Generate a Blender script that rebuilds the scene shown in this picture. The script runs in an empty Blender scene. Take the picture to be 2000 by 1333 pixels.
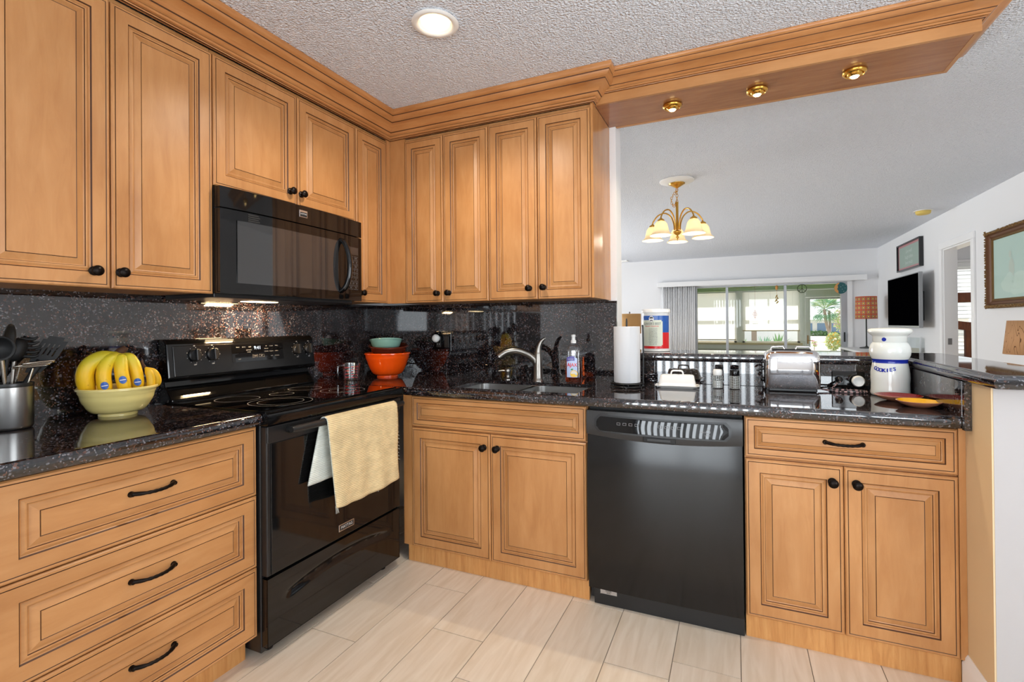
import bpy, bmesh, math, random
from math import sin, cos, pi, radians
from mathutils import Matrix, Vector
random.seed(7)
S = bpy.context.scene
COL = S.collection

# ------------------------------------------------------------------ camera
cd = bpy.data.cameras.new('camera'); cam = bpy.data.objects.new('camera', cd); COL.objects.link(cam)
CY, CP, CR, CF, CX0, CY0 = radians(23.5637), radians(0.278), radians(-0.4996), 950.535, 1019.826, 629.548
cfw = Vector((-sin(CY)*cos(CP), cos(CY)*cos(CP), sin(CP))); crt = Vector((cos(CY), sin(CY), 0)); cup = crt.cross(cfw)
crt2 = crt*cos(CR)+cup*sin(CR); cup2 = -crt*sin(CR)+cup*cos(CR)
cm = Matrix((crt2, cup2, -cfw)).transposed().to_4x4(); cm.translation = (2.1738, -2.6335, 1.1944)
cam.matrix_world = cm
cd.sensor_width = 36; cd.sensor_fit = 'HORIZONTAL'; cd.lens = CF/2000*36
cd.shift_x = -(CX0-1000)/2000; cd.shift_y = (CY0-666.5)/2000
cd.clip_start = 0.05; cd.clip_end = 300
S.camera = cam

# ------------------------------------------------------------------ world, sun, exposure
w = bpy.data.worlds.new('world'); S.world = w; w.use_nodes = True
bg = w.node_tree.nodes['Background']; bg.inputs[0].default_value = (0.93, 0.96, 1.0, 1); bg.inputs[1].default_value = .95
def light(name, kind, loc, energy, color=(1, 1, 1), rot=(0, 0, 0), **kw):
    l = bpy.data.lights.new(name, kind); l.energy = energy; l.color = color
    for k, v in kw.items(): setattr(l, k, v)
    o = bpy.data.objects.new(name, l); COL.objects.link(o); o.location = loc; o.rotation_euler = rot
    return o
light('sun', 'SUN', (0, 0, 20), 4.8, (1, .96, .9), (radians(-42), 0, radians(12)), angle=radians(1))
# patio door daylight from behind the camera; dining and living room fill lamps added
light('daylight_patio_door', 'AREA', (2.3, -5.30, 1.1), 215, (.86, .94, 1), (radians(115), 0, 0), shape='RECTANGLE', size=3.6, size_y=2.3)
light('fill_dining', 'AREA', (5.25, -2.6, 1.1), 68, (.88, .95, 1), (0, radians(112), 0), shape='RECTANGLE', size=1.8, size_y=2.2)  # added fill from the right for the left-hand cabinets and the ceiling
light('fill_living', 'AREA', (-2.55, 4.0, 1.1), 155, (.93, .97, 1), (0, radians(-120), 0), shape='RECTANGLE', size=2.0, size_y=3.1)  # added fill that brightens the living room from off to the left
S.view_settings.view_transform = 'Standard'; S.view_settings.look = 'None'
S.view_settings.exposure = 0.56; S.view_settings.gamma = 1; S.view_settings.use_curve_mapping = False
S.cycles.use_denoising = True
S.cycles.max_bounces = 10; S.cycles.diffuse_bounces = 5; S.cycles.glossy_bounces = 5; S.cycles.transparent_max_bounces = 24
S.cycles.sample_clamp_indirect = 6; S.cycles.caustics_reflective = False; S.cycles.caustics_refractive = False

# ------------------------------------------------------------------ materials
def lin(c):
    return tuple((x/12.92 if x <= .04045 else ((x+.055)/1.055)**2.4) for x in c)
def hexc(h):
    return lin(tuple(int(h[i:i+2], 16)/255 for i in (0, 2, 4)))
MATS = {}
def mat(name, col, rough=.5, metal=0, **kw):
    m = bpy.data.materials.new(name); m.use_nodes = True; MATS[name] = m
    b = m.node_tree.nodes['Principled BSDF']
    c = hexc(col) if isinstance(col, str) else col
    b.inputs['Base Color'].default_value = (*c, 1); b.inputs['Roughness'].default_value = rough; b.inputs['Metallic'].default_value = metal
    for k, v in kw.items():
        b.inputs[k].default_value = v
    return m
def nodes(m):
    nt = m.node_tree
    return nt, nt.nodes['Principled BSDF'], (lambda t: nt.nodes.new(t)), (lambda a, b: nt.links.new(a, b))
def ramp(nd, stops):
    r = nd('ShaderNodeValToRGB'); e = r.color_ramp.elements
    while len(e) < len(stops): e.new(.5)
    for x, (p, c) in zip(e, stops): x.position = p; x.color = (*c, 1)
    return r
def coord_rand(nd, ln, scale, rnd=True):
    tc = nd('ShaderNodeTexCoord'); mp = nd('ShaderNodeMapping'); mp.inputs['Scale'].default_value = scale
    ln(tc.outputs['Object'], mp.inputs['Vector'])
    if rnd:
        oi = nd('ShaderNodeObjectInfo'); mu = nd('ShaderNodeMath'); mu.operation = 'MULTIPLY'; mu.inputs[1].default_value = 37
        ln(oi.outputs['Random'], mu.inputs[0]); cb = nd('ShaderNodeCombineXYZ')
        for i in range(3): ln(mu.outputs[0], cb.inputs[i])
        ln(cb.outputs[0], mp.inputs['Location'])
    return mp
def wood(name, scale, base, dark, lite, rough=.36):
    m = mat(name, base, rough); nt, b, nd, ln = nodes(m)
    mp = coord_rand(nd, ln, scale)
    n1 = nd('ShaderNodeTexNoise'); n1.inputs['Scale'].default_value = 5; n1.inputs['Detail'].default_value = 7; n1.inputs['Roughness'].default_value = .62; n1.inputs['Distortion'].default_value = .6
    ln(mp.outputs[0], n1.inputs['Vector'])
    r1 = ramp(nd, [(.28, hexc(dark)), (.5, hexc(base)), (.75, hexc(lite))]); ln(n1.outputs['Fac'], r1.inputs[0])
    mp2 = coord_rand(nd, ln, tuple(x*.25+1.2 for x in scale))
    n2 = nd('ShaderNodeTexNoise'); n2.inputs['Scale'].default_value = 2.2; n2.inputs['Detail'].default_value = 3
    ln(mp2.outputs[0], n2.inputs['Vector'])
    r2 = ramp(nd, [(.3, (.78, .72, .64)), (.62, (1, 1, 1))]); ln(n2.outputs['Fac'], r2.inputs[0])
    mx = nd('ShaderNodeMixRGB'); mx.blend_type = 'MULTIPLY'; mx.inputs[0].default_value = .75
    ln(r1.outputs[0], mx.inputs[1]); ln(r2.outputs[0], mx.inputs[2]); ln(mx.outputs[0], b.inputs['Base Color'])
    return m
WB, WD, WL = 'bf8854', 'b67e4b', 'c7925f'
wood('wood_upright', (6, 6, 1), WB, WD, WL)
wood('wood_level', (1, 1, 6), WB, WD, WL)
wood('wood_crown', (1.2, 1.2, 12), 'c08450', 'b37643', 'c9905b', .3)
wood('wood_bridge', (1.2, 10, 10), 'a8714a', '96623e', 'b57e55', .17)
wood('wood_gloss', (6, 6, 1), 'bd854f', 'b47b46', 'c58f5a', .2)
wood('wood_toe', (12, 12, 1), 'cf9558', 'b87c42', 'dba86c', .45)
wood('wood_bedroom', (8, 8, 1.5), '6b3a1e', '552a14', '7c4826', .4)
mat('wood_glaze', '4a2a14', .5)
def granite(name):
    m = mat(name, '141316', .03); nt, b, nd, ln = nodes(m)
    b.inputs['Specular IOR Level'].default_value = .9; b.inputs['IOR'].default_value = 1.6
    tc = nd('ShaderNodeTexCoord')
    nz = nd('ShaderNodeTexNoise'); nz.inputs['Scale'].default_value = 60; nz.inputs['Detail'].default_value = 3
    ln(tc.outputs['Object'], nz.inputs['Vector'])
    av = nd('ShaderNodeVectorMath'); av.operation = 'MULTIPLY_ADD'; av.inputs[1].default_value = (.012, .012, .012)
    ln(nz.outputs['Color'], av.inputs[0]); ln(tc.outputs['Object'], av.inputs[2])
    v1 = nd('ShaderNodeTexVoronoi'); v1.inputs['Scale'].default_value = 250; ln(av.outputs[0], v1.inputs['Vector'])
    sp = nd('ShaderNodeSeparateColor'); ln(v1.outputs['Color'], sp.inputs[0])
    r = ramp(nd, [(0, hexc('0a0a0c')), (.42, hexc('141418')), (.60, hexc('2e313b')), (.74, hexc('45302a')), (.85, hexc('5f4036')), (.92, hexc('74747a'))])
    r.color_ramp.interpolation = 'CONSTANT'; ln(sp.outputs['Red'], r.inputs[0])
    n2 = nd('ShaderNodeTexNoise'); n2.inputs['Scale'].default_value = 14; n2.inputs['Detail'].default_value = 4; ln(tc.outputs['Object'], n2.inputs['Vector'])
    r2 = ramp(nd, [(.35, (.35, .35, .38)), (.65, (1.15, 1.1, 1.05))]); ln(n2.outputs['Fac'], r2.inputs[0])
    mx = nd('ShaderNodeMixRGB'); mx.blend_type = 'MULTIPLY'; mx.inputs[0].default_value = 1
    ln(r.outputs[0], mx.inputs[1]); ln(r2.outputs[0], mx.inputs[2]); ln(mx.outputs[0], b.inputs['Base Color'])
granite('granite')
def bumpy(name, col, rough, scale, strength, dist=.002, detail=3):
    m = mat(name, col, rough); nt, b, nd, ln = nodes(m)
    tc = nd('ShaderNodeTexCoord'); n = nd('ShaderNodeTexNoise'); n.inputs['Scale'].default_value = scale; n.inputs['Detail'].default_value = detail
    ln(tc.outputs['Object'], n.inputs['Vector']); bp = nd('ShaderNodeBump'); bp.inputs['Strength'].default_value = strength; bp.inputs['Distance'].default_value = dist
    ln(n.outputs['Fac'], bp.inputs['Height']); ln(bp.outputs[0], b.inputs['Normal'])
    return m
bumpy('ceiling_popcorn', 'f0f4fc', .9, 115, 1.0, .022, 2)
bumpy('wall_white', 'e9e9ea', .7, 60, .12)
mat('paint_white', 'f0f0f0', .35)
mat('wall_warm_bounce', 'dcc29a', .6)  # warm light bounced onto the kitchen side, put into the wall colour
mat('wall_pinkish', 'b4afae', .6)
mat('wall_green', 'b3cf9c', .7)
def tile():
    m = mat('floor_tile', 'cdbda8', .38); nt, b, nd, ln = nodes(m)
    tc = nd('ShaderNodeTexCoord'); mp = nd('ShaderNodeMapping'); mp.inputs['Scale'].default_value = (22, 2.2, 1); ln(tc.outputs['Object'], mp.inputs['Vector'])
    ge = nd('ShaderNodeNewGeometry'); mu = nd('ShaderNodeMath'); mu.operation = 'MULTIPLY'; mu.inputs[1].default_value = 50; ln(ge.outputs['Random Per Island'], mu.inputs[0])
    cb = nd('ShaderNodeCombineXYZ'); ln(mu.outputs[0], cb.inputs[0]); ln(mu.outputs[0], cb.inputs[1]); ln(cb.outputs[0], mp.inputs['Location'])
    n = nd('ShaderNodeTexNoise'); n.inputs['Scale'].default_value = 1.6; n.inputs['Detail'].default_value = 6; n.inputs['Distortion'].default_value = .8; ln(mp.outputs[0], n.inputs['Vector'])
    r = ramp(nd, [(.3, hexc('d8c6b0')), (.5, hexc('e0d0bd')), (.7, hexc('e8dac9'))]); ln(n.outputs['Fac'], r.inputs[0])
    r2 = ramp(nd, [(0, (.93, .92, .9)), (1, (1.03, 1.03, 1.03))]); ln(ge.outputs['Random Per Island'], r2.inputs[0])
    mx = nd('ShaderNodeMixRGB'); mx.blend_type = 'MULTIPLY'; mx.inputs[0].default_value = 1; ln(r.outputs[0], mx.inputs[1]); ln(r2.outputs[0], mx.inputs[2]); ln(mx.outputs[0], b.inputs['Base Color'])
tile()
mat('grout', '8f8272', .9)
mat('black_gloss', '0b0b0c', .05); mat('black_satin', '1c1c1d', .32); mat('black_glass', '060607', .02); mat('black_matte', '111112', .6)
mat('black_panel', '0b0b0c', .13)
mat('black_frame', '17171a', .25)
mat('oven_black', '101011', .06)
mat('micro_window', '2b2b2c', .04, 0, **{'Specular IOR Level': 1.0})
mat('fascia_black', '2e2e2f', .28)
mat('bronze', '1d1714', .35, .85); mat('bronze_edge', '3a2c22', .4, .8)
mat('ring_grey', '8b8b8d', .4); mat('print_white', 'd8d8d8', .5); mat('print_grey', '8d8d8f', .5)
mat('badge_silver', 'c9c9cb', .25, .9)
mat('chrome', 'f2f2f4', .05, 1); mat('steel', 'a9a8a6', .3, 1); mat('nickel', '8f8a84', .3, 1); mat('steel_wire', 'c9c2b6', .2, 1)
mat('brass', 'd6a34a', .22, 1); mat('brass_dull', 'b98a4a', .35, 1)
mat('ceramic_white', 'eceae6', .12); mat('ceramic_jar', 'e6e8e2', .1); mat('blue_print', '1c2f9c', .2)
mat('ceramic_yellow', 'e6d388', .15); mat('ceramic_orange', 'f0530c', .12); mat('ceramic_brown', '5a2416', .12); mat('ceramic_teal', '7fa99c', .15); mat('ceramic_cream', 'd9d2bd', .2)
mat('terracotta', 'b8785c', .5); mat('glaze_red', '7d1512', .12); mat('glaze_yellow', 'efb412', .12)
mat('banana_yellow', 'e9b818', .45); mat('banana_ripe', 'dcae1e', .5); mat('banana_green', 'b7b52e', .5); mat('banana_brown', '4a2c18', .8)
def banana_mat():
    m = mat('banana_skin', 'e9b818', .45); nt, b, nd, ln = nodes(m)
    tc = nd('ShaderNodeTexCoord'); sx = nd('ShaderNodeSeparateXYZ'); ln(tc.outputs['Object'], sx.inputs[0])
    r = ramp(nd, [(.03, hexc('e3b418')), (.105, hexc('edbd1c')), (.15, hexc('c9b92c'))]); ln(sx.outputs[2], r.inputs[0])
    n = nd('ShaderNodeTexNoise'); n.inputs['Scale'].default_value = 90; ln(tc.outputs['Object'], n.inputs['Vector'])
    r2 = ramp(nd, [(.70, (1, 1, 1)), (.76, (.35, .2, .1))]); ln(n.outputs['Fac'], r2.inputs[0])
    mx = nd('ShaderNodeMixRGB'); mx.blend_type = 'MULTIPLY'; mx.inputs[0].default_value = .8; ln(r.outputs[0], mx.inputs[1]); ln(r2.outputs[0], mx.inputs[2]); ln(mx.outputs[0], b.inputs['Base Color'])
banana_mat()
mat('sticker_blue', '2355a8', .4); mat('sticker_white', 'e8e8e8', .4)
mat('paper_white', 'd2d2d4', .9); mat('plastic_white', 'f0efec', .3); mat('wire_black', '101010', .35)
mat('label_blue', '1e56a8', .25); mat('label_red', 'd8181c', .25); mat('label_cream', 'd5dac8', .4); mat('label_dark', '3c3f48', .5); mat('label_purple', '5a54a0', .35)
mat('label_yellow', 'f2c63c', .35); mat('label_lightblue', 'b9c8ea', .35); mat('leaf_print', '2f8a3a', .5); mat('skin_print', 'd6a890', .5)
mat('cut_glass', 'b4b7b2', .15); mat('salt', 'e8e6e2', .6); mat('pepper', '6f6a60', .7)
def glassy(name, col, ior=1.45, rough=0.0):
    return mat(name, col, rough, 0, **{'Transmission Weight': 1.0, 'IOR': ior})
glassy('clear_glass', 'ffffff'); glassy('soap_liquid', 'ff6a30', 1.33); glassy('clear_plastic', 'dfe6ee', 1.2)
def pane(name, tint=(.97, .98, .97), refl=.06):
    m = bpy.data.materials.new(name); m.use_nodes = True; nt = m.node_tree; nt.nodes.clear(); MATS[name] = m
    o = nt.nodes.new('ShaderNodeOutputMaterial'); mx = nt.nodes.new('ShaderNodeMixShader'); mx.inputs[0].default_value = refl
    t = nt.nodes.new('ShaderNodeBsdfTransparent'); t.inputs[0].default_value = (*tint, 1); g = nt.nodes.new('ShaderNodeBsdfGlossy'); g.inputs['Roughness'].default_value = .01
    nt.links.new(t.outputs[0], mx.inputs[1]); nt.links.new(g.outputs[0], mx.inputs[2]); nt.links.new(mx.outputs[0], o.inputs[0])
pane('window_pane', (.98, .985, .98), .022); pane('vase_glass', (.93, .95, .95), .1); pane('thin_glass', (.95, .96, .97), .12)
def emit(name, col, s):
    m = mat(name, (0, 0, 0), .5); b = m.node_tree.nodes['Principled BSDF']
    b.inputs['Emission Color'].default_value = (*(hexc(col) if isinstance(col, str) else col), 1); b.inputs['Emission Strength'].default_value = s
emit('lamp_warm', 'ffe2b0', 9); emit('lamp_puck', 'ffd58c', 12); emit('bulb_soft', 'fff0d8', 5); emit('display_digits', 'e8f4ff', 1.6)
def transl(name, col, amt=.6, rough=.6):
    m = mat(name, col, rough); nt, b, nd, ln = nodes(m)
    t = nd('ShaderNodeBsdfTranslucent'); t.inputs[0].default_value = (*hexc(col), 1); mx = nd('ShaderNodeMixShader'); mx.inputs[0].default_value = amt
    ln(b.outputs[0], mx.inputs[1]); ln(t.outputs[0], mx.inputs[2]); ln(mx.outputs[0], nt.nodes['Material Output'].inputs[0])
    return m
transl('blind_slat', 'f7f6f2', .6); transl('vertical_slat', 'f4f4f5', .5); transl('shade_glass', 'fff3da', .55, .2); transl('shade_tan', 'd8ad72', .35, .8)
transl('leaf_green', '6d9a5a', .3); transl('leaf_pale', 'b7c68a', .3); transl('flower_pink', 'e0a0c8', .3); transl('leaf_palm', '5f9a72', .3)
mat('trunk_bark', '9a8a7c', .9); mat('house_white', 'eef0f0', .8); mat('house_glass', '6f8fb4', .15); mat('lawn', 'cfc6b4', .9); mat('concrete', 'dedad2', .8)
mat('tan_sill', 'd8c4a0', .6); mat('alu_grey', 'a8aaad', .35, .6); mat('dark_metal', '2b2e2c', .4, .5)
mat('tv_black', '020203', .4, 0, **{'Specular IOR Level': 0.0}); mat('tv_silver', '9a9da0', .3, .5); mat('board_green', 'a3b5ac', .6); mat('mat_pink', 'c98f94', .6); mat('scribble', 'cfdad5', .6)
mat('gilt', '7a5c34', .4, .6); mat('gilt_dark', '5e3716', .45, .2); mat('canvas_pale', 'bcd4cc', .6); mat('canvas_light', 'c8dcd3', .6); mat('canvas_skin', 'c2cec4', .6)
mat('smoke_yellow', 'dcc064', .5); mat('moon_teal', '0f5a5c', .4); mat('moon_gold', 'd89a52', .4); mat('vine_dark', '3f4a2a', .6); mat('dream_pink', 'a05048', .6); mat('chime_gold', 'c8a238', .35, .5)
mat('bedroom_wall', 'b9b7b8', .8); mat('bag_blue', '8c9cc0', .6)
def lampshade():
    m = mat('shade_pattern', 'd0602c', .8); nt, b, nd, ln = nodes(m)
    # interlocking rounded squares: teal lines round yellow centres on orange red
    tc = nd('ShaderNodeTexCoord'); sx = nd('ShaderNodeSeparateXYZ'); ln(tc.outputs['Object'], sx.inputs[0])
    at = nd('ShaderNodeMath'); at.operation = 'ARCTAN2'; ln(sx.outputs[1], at.inputs[0]); ln(sx.outputs[0], at.inputs[1])
    def f(src, k, off=0):
        a = nd('ShaderNodeMath'); a.operation = 'MULTIPLY_ADD'; a.inputs[1].default_value = k; a.inputs[2].default_value = off; ln(src, a.inputs[0])
        fr = nd('ShaderNodeMath'); fr.operation = 'FRACT'; ln(a.outputs[0], fr.inputs[0])
        s = nd('ShaderNodeMath'); s.operation = 'SUBTRACT'; s.inputs[1].default_value = .5; ln(fr.outputs[0], s.inputs[0])
        ab = nd('ShaderNodeMath'); ab.operation = 'ABSOLUTE'; ln(s.outputs[0], ab.inputs[0]); return ab
    u = f(at.outputs[0], 14/(2*pi), 10); v = f(sx.outputs[2], 15, 3)
    mxm = nd('ShaderNodeMath'); mxm.operation = 'MAXIMUM'; ln(u.outputs[0], mxm.inputs[0]); ln(v.outputs[0], mxm.inputs[1])
    r = ramp(nd, [(0, hexc('e8c060')), (.17, hexc('6b3226')), (.25, hexc('dfa882')), (.33, hexc('4f6a70')), (.38, hexc('cf5a2a'))]); r.color_ramp.interpolation = 'CONSTANT'
    ln(mxm.outputs[0], r.inputs[0]); ln(r.outputs[0], b.inputs['Base Color'])
lampshade()
def veneer():
    m = mat('shade_veneer', 'b98a5e', .8); nt, b, nd, ln = nodes(m)
    mp = coord_rand(nd, ln, (30, 30, 5), False); wv = nd('ShaderNodeTexNoise'); wv.inputs['Scale'].default_value = .9; wv.inputs['Detail'].default_value = 1
    ln(mp.outputs[0], wv.inputs['Vector'])
    mu = nd('ShaderNodeMath'); mu.operation = 'MULTIPLY'; mu.inputs[1].default_value = 7; ln(wv.outputs['Fac'], mu.inputs[0])
    fr = nd('ShaderNodeMath'); fr.operation = 'FRACT'; ln(mu.outputs[0], fr.inputs[0])
    r = ramp(nd, [(0, hexc('6a4526')), (.07, hexc('bb8d62'))]); r.color_ramp.interpolation = 'CONSTANT'; ln(fr.outputs[0], r.inputs[0]); ln(r.outputs[0], b.inputs['Base Color'])
veneer()
def cloth(name, col, scale=260):
    m = mat(name, col, .95); nt, b, nd, ln = nodes(m)
    tc = nd('ShaderNodeTexCoord'); wv = nd('ShaderNodeTexWave'); wv.inputs['Scale'].default_value = scale; wv.bands_direction = 'Z'; wv.inputs['Distortion'].default_value = 2; wv.inputs['Detail'].default_value = 2
    ln(tc.outputs['Object'], wv.inputs['Vector']); bp = nd('ShaderNodeBump'); bp.inputs['Strength'].default_value = .6; bp.inputs['Distance'].default_value = .003
    ln(wv.outputs['Fac'], bp.inputs['Height']); ln(bp.outputs[0], b.inputs['Normal'])
    n = nd('ShaderNodeTexNoise'); n.inputs['Scale'].default_value = 18; ln(tc.outputs['Object'], n.inputs['Vector'])
    c = hexc(col); r = ramp(nd, [(.35, tuple(x*.82 for x in c)), (.65, c)]); ln(n.outputs['Fac'], r.inputs[0]); ln(r.outputs[0], b.inputs['Base Color'])
cloth('towel_yellow', 'e6cfa0', 45); cloth('towel_white', 'dfe3da', 45)
def cord():
    m = mat('cord_braid', '241d20', .7); nt, b, nd, ln = nodes(m)
    tc = nd('ShaderNodeTexCoord'); c = nd('ShaderNodeTexChecker'); c.inputs['Scale'].default_value = 95
    ln(tc.outputs['Object'], c.inputs['Vector']); c.inputs['Color1'].default_value = (*hexc('1c1a1d'), 1); c.inputs['Color2'].default_value = (*hexc('a8898a'), 1); ln(c.outputs['Color'], b.inputs['Base Color'])
cord()

# ------------------------------------------------------------------ mesh helpers
WORLD = {}                     # object -> world location of its origin
class MB:
    def __init__(s, M=None): s.v = []; s.f = []; s.m = []; s.M = M or Matrix.Identity(4)
    def add(s, vs, fs, mi=0):
        b = len(s.v); s.v += [s.M @ Vector(v) for v in vs]
        for f in fs: s.f.append([i+b for i in f]); s.m.append(mi)
        return s
    def box(s, a, b, mi=0):
        (x0, y0, z0), (x1, y1, z1) = [tuple(min(p, q) for p, q in zip(a, b)), tuple(max(p, q) for p, q in zip(a, b))]
        return s.add([(x0,y0,z0),(x1,y0,z0),(x1,y1,z0),(x0,y1,z0),(x0,y0,z1),(x1,y0,z1),(x1,y1,z1),(x0,y1,z1)],
                     [(0,3,2,1),(4,5,6,7),(0,1,5,4),(1,2,6,5),(2,3,7,6),(3,0,4,7)], mi)
    def lathe(s, prof, o=(0,0,0), axis=(0,0,1), n=24, mi=0, cap=True, sq=None):
        ax = Vector(axis).normalized(); t = Vector((1,0,0)) if abs(ax.x) < .9 else Vector((0,1,0)); u = ax.cross(t).normalized(); w = ax.cross(u); o = Vector(o)
        if abs(ax.z) > .999: u, w = Vector((1,0,0)), Vector((0,1,0))*(1 if ax.z > 0 else -1)
        vs = []
        for r, h in prof:
            for k in range(n):
                a = 2*pi*k/n; ru, rw = (cos(a), sin(a))
                if sq: 
                    e = 2/sq; ru = math.copysign(abs(ru)**e, ru); rw = math.copysign(abs(rw)**e, rw)
                vs.append(o+ax*h+(u*ru+w*rw)*r)
        fs = []
        for i in range(len(prof)-1):
            for k in range(n): fs.append((i*n+k, i*n+(k+1) % n, (i+1)*n+(k+1) % n, (i+1)*n+k))
        if cap: fs.append(tuple(range(n-1, -1, -1))); fs.append(tuple((len(prof)-1)*n+k for k in range(n)))
        return s.add(vs, fs, mi)
    def cyl(s, a, b, r, n=16, mi=0, r2=None):
        a, b = Vector(a), Vector(b); return s.lathe([(r, 0), (r if r2 is None else r2, (b-a).length)], a, b-a, n, mi)
    def tube(s, pts, r, n=8, mi=0, closed=False):
        P = [Vector(p) for p in pts]; R = r if isinstance(r, (list, tuple)) else [r]*len(P); N = len(P)
        tan = []
        for i in range(N):
            a = P[i-1] if (i > 0 or closed) else P[0]; b = P[(i+1) % N] if (i < N-1 or closed) else P[-1]
            tan.append((b-a).normalized() if (b-a).length > 1e-9 else Vector((0,0,1)))
        up = Vector((0,0,1)) if abs(tan[0].z) < .9 else Vector((1,0,0)); u = tan[0].cross(up).normalized(); vs = []
        for i in range(N):
            u = (u-tan[i]*u.dot(tan[i])).normalized(); w = tan[i].cross(u)
            for k in range(n): a = 2*pi*k/n; vs.append(P[i]+(u*cos(a)+w*sin(a))*R[i])
        fs = []
        for i in range(N if closed else N-1):
            j = (i+1) % N
            for k in range(n): fs.append((i*n+k, i*n+(k+1) % n, j*n+(k+1) % n, j*n+k))
        if not closed: fs.append(tuple(range(n-1, -1, -1))); fs.append(tuple((N-1)*n+k for k in range(n)))
        return s.add(vs, fs, mi)
    def prism(s, poly, lo, hi, mi=0):
        n = len(poly); ar = sum(poly[i][0]*poly[(i+1) % n][1]-poly[(i+1) % n][0]*poly[i][1] for i in range(n))
        if ar < 0: poly = poly[::-1]
        vs = [(x, y, lo) for x, y in poly]+[(x, y, hi) for x, y in poly]
        return s.add(vs, [tuple(range(n-1, -1, -1)), tuple(range(n, 2*n))]+[(i, (i+1) % n, n+(i+1) % n, n+i) for i in range(n)], mi)
    def cells(s, us, vs_, skip, c0, c1, fn, mi=0):
        """grid of cells in (u,v) minus skip, extruded c0..c1; fn(u,v,c)->xyz; only outer faces"""
        ids = {}; V = []
        def vid(i, j, k):
            if (i, j, k) not in ids: ids[i, j, k] = len(V); V.append(fn(us[i], vs_[j], (c0, c1)[k]))
            return ids[i, j, k]
        F = []; nu, nv = len(us)-1, len(vs_)-1
        on = lambda i, j: 0 <= i < nu and 0 <= j < nv and (i, j) not in skip
        for i in range(nu):
            for j in range(nv):
                if not on(i, j): continue
                F.append((vid(i,j,1), vid(i+1,j,1), vid(i+1,j+1,1), vid(i,j+1,1))); F.append((vid(i,j,0), vid(i,j+1,0), vid(i+1,j+1,0), vid(i+1,j,0)))
                if not on(i, j-1): F.append((vid(i,j,0), vid(i+1,j,0), vid(i+1,j,1), vid(i,j,1)))
                if not on(i, j+1): F.append((vid(i+1,j+1,0), vid(i,j+1,0), vid(i,j+1,1), vid(i+1,j+1,1)))
                if not on(i-1, j): F.append((vid(i,j+1,0), vid(i,j,0), vid(i,j,1), vid(i,j+1,1)))
                if not on(i+1, j): F.append((vid(i+1,j,0), vid(i+1,j+1,0), vid(i+1,j+1,1), vid(i+1,j,1)))
        return s.add(V, F, mi)
    def sweep(s, path, prof, mis=None, closed=False):
        """profile (out,z) along xy path, out = to the right of travel, mitred; open profile"""
        P = [Vector((*p, 0)) for p in path]; N = len(P); n = len(prof); vs = []
        for i in range(N):
            d0 = (P[i]-P[i-1]).normalized() if (i > 0 or closed) else None; d1 = (P[(i+1) % N]-P[i]).normalized() if (i < N-1 or closed) else None
            nn = [Vector((d.y, -d.x, 0)) for d in (d0, d1) if d]
            o = nn[0] if len(nn) == 1 else (nn[0]+nn[1])/(1+nn[0].dot(nn[1]))
            for a, z in prof: vs.append(P[i]+o*a+Vector((0,0,z)))
        k0 = len(s.f)
        for i in range(N if closed else N-1):
            j = (i+1) % N
            for k in range(n-1): s.add([], []); 
        base = len(s.v); s.v += [s.M @ v for v in vs]
        for i in range(N if closed else N-1):
            j = (i+1) % N
            for k in range(n-1):
                s.f.append([base+i*n+k, base+j*n+k, base+j*n+k+1, base+i*n+k+1]); s.m.append(mis[k] if mis else 0)
        if not closed:
            s.f.append([base+k for k in range(n)][::-1]); s.m.append(0); s.f.append([base+(N-1)*n+k for k in range(n)]); s.m.append(0)
        return s
    def grid(s, nu, nv, fn, mi=0, mifn=None):
        b = [fn(i/nu, j/nv) for j in range(nv+1) for i in range(nu+1)]; base = len(s.v); s.v += [s.M @ Vector(v) for v in b]
        for j in range(nv):
            for i in range(nu):
                a = base+j*(nu+1)+i; s.f.append([a, a+1, a+nu+2, a+nu+1]); s.m.append(mifn(i, j) if mifn else mi)
        return s
    def text(s, string, size, fn, mi=0, extrude=0, align='CENTER'):
        """flat lettering, fn(x,y)->xyz"""
        cu = bpy.data.curves.new('t', 'FONT'); cu.body = string; cu.size = size; cu.align_x = align; cu.align_y = 'CENTER'; cu.resolution_u = 3
        o = bpy.data.objects.new('t', cu); COL.objects.link(o); dg = bpy.context.evaluated_depsgraph_get(); me = o.evaluated_get(dg).to_mesh()
        s.add([fn(v.co.x, v.co.y) for v in me.vertices], [tuple(p.vertices) for p in me.polygons], mi)
        o.evaluated_get(dg).to_mesh_clear(); bpy.data.objects.remove(o); bpy.data.curves.remove(cu); return s
    def build(s, name, mats, parent=None, smooth=None, bevel=None, loc=None, fix=False):
        me = bpy.data.meshes.new(name); off = Vector(loc) if loc is not None else (WORLD[parent] if parent else Vector((0,0,0)))
        me.from_pydata([tuple(v-off) for v in s.v], [], s.f)
        mats = mats if isinstance(mats, (list, tuple)) else [mats]
        for m in mats: me.materials.append(MATS[m])
        for p, i in zip(me.polygons, s.m): p.material_index = i
        if fix:
            bm = bmesh.new(); bm.from_mesh(me); bmesh.ops.remove_doubles(bm, verts=bm.verts, dist=1e-6); bmesh.ops.recalc_face_normals(bm, faces=bm.faces); bm.to_mesh(me); bm.free()
        if smooth is not None:
            for p in me.polygons: p.use_smooth = True
            me.set_sharp_from_angle(angle=radians(smooth))
        me.update()
        o = bpy.data.objects.new(name, me); COL.objects.link(o); WORLD[o] = off
        if parent: o.parent = parent; o.location = off-WORLD[parent]
        else: o.location = off
        if bevel:
            md = o.modifiers.new('bevel', 'BEVEL'); md.width = bevel; md.segments = 2; md.limit_method = 'ANGLE'; md.angle_limit = radians(40)
        return o
def tag(o, label, cat, group=None, kind=None):
    o['label'] = label; o['category'] = cat
    if group: o['group'] = group
    if kind: o['kind'] = kind
    return o
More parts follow.
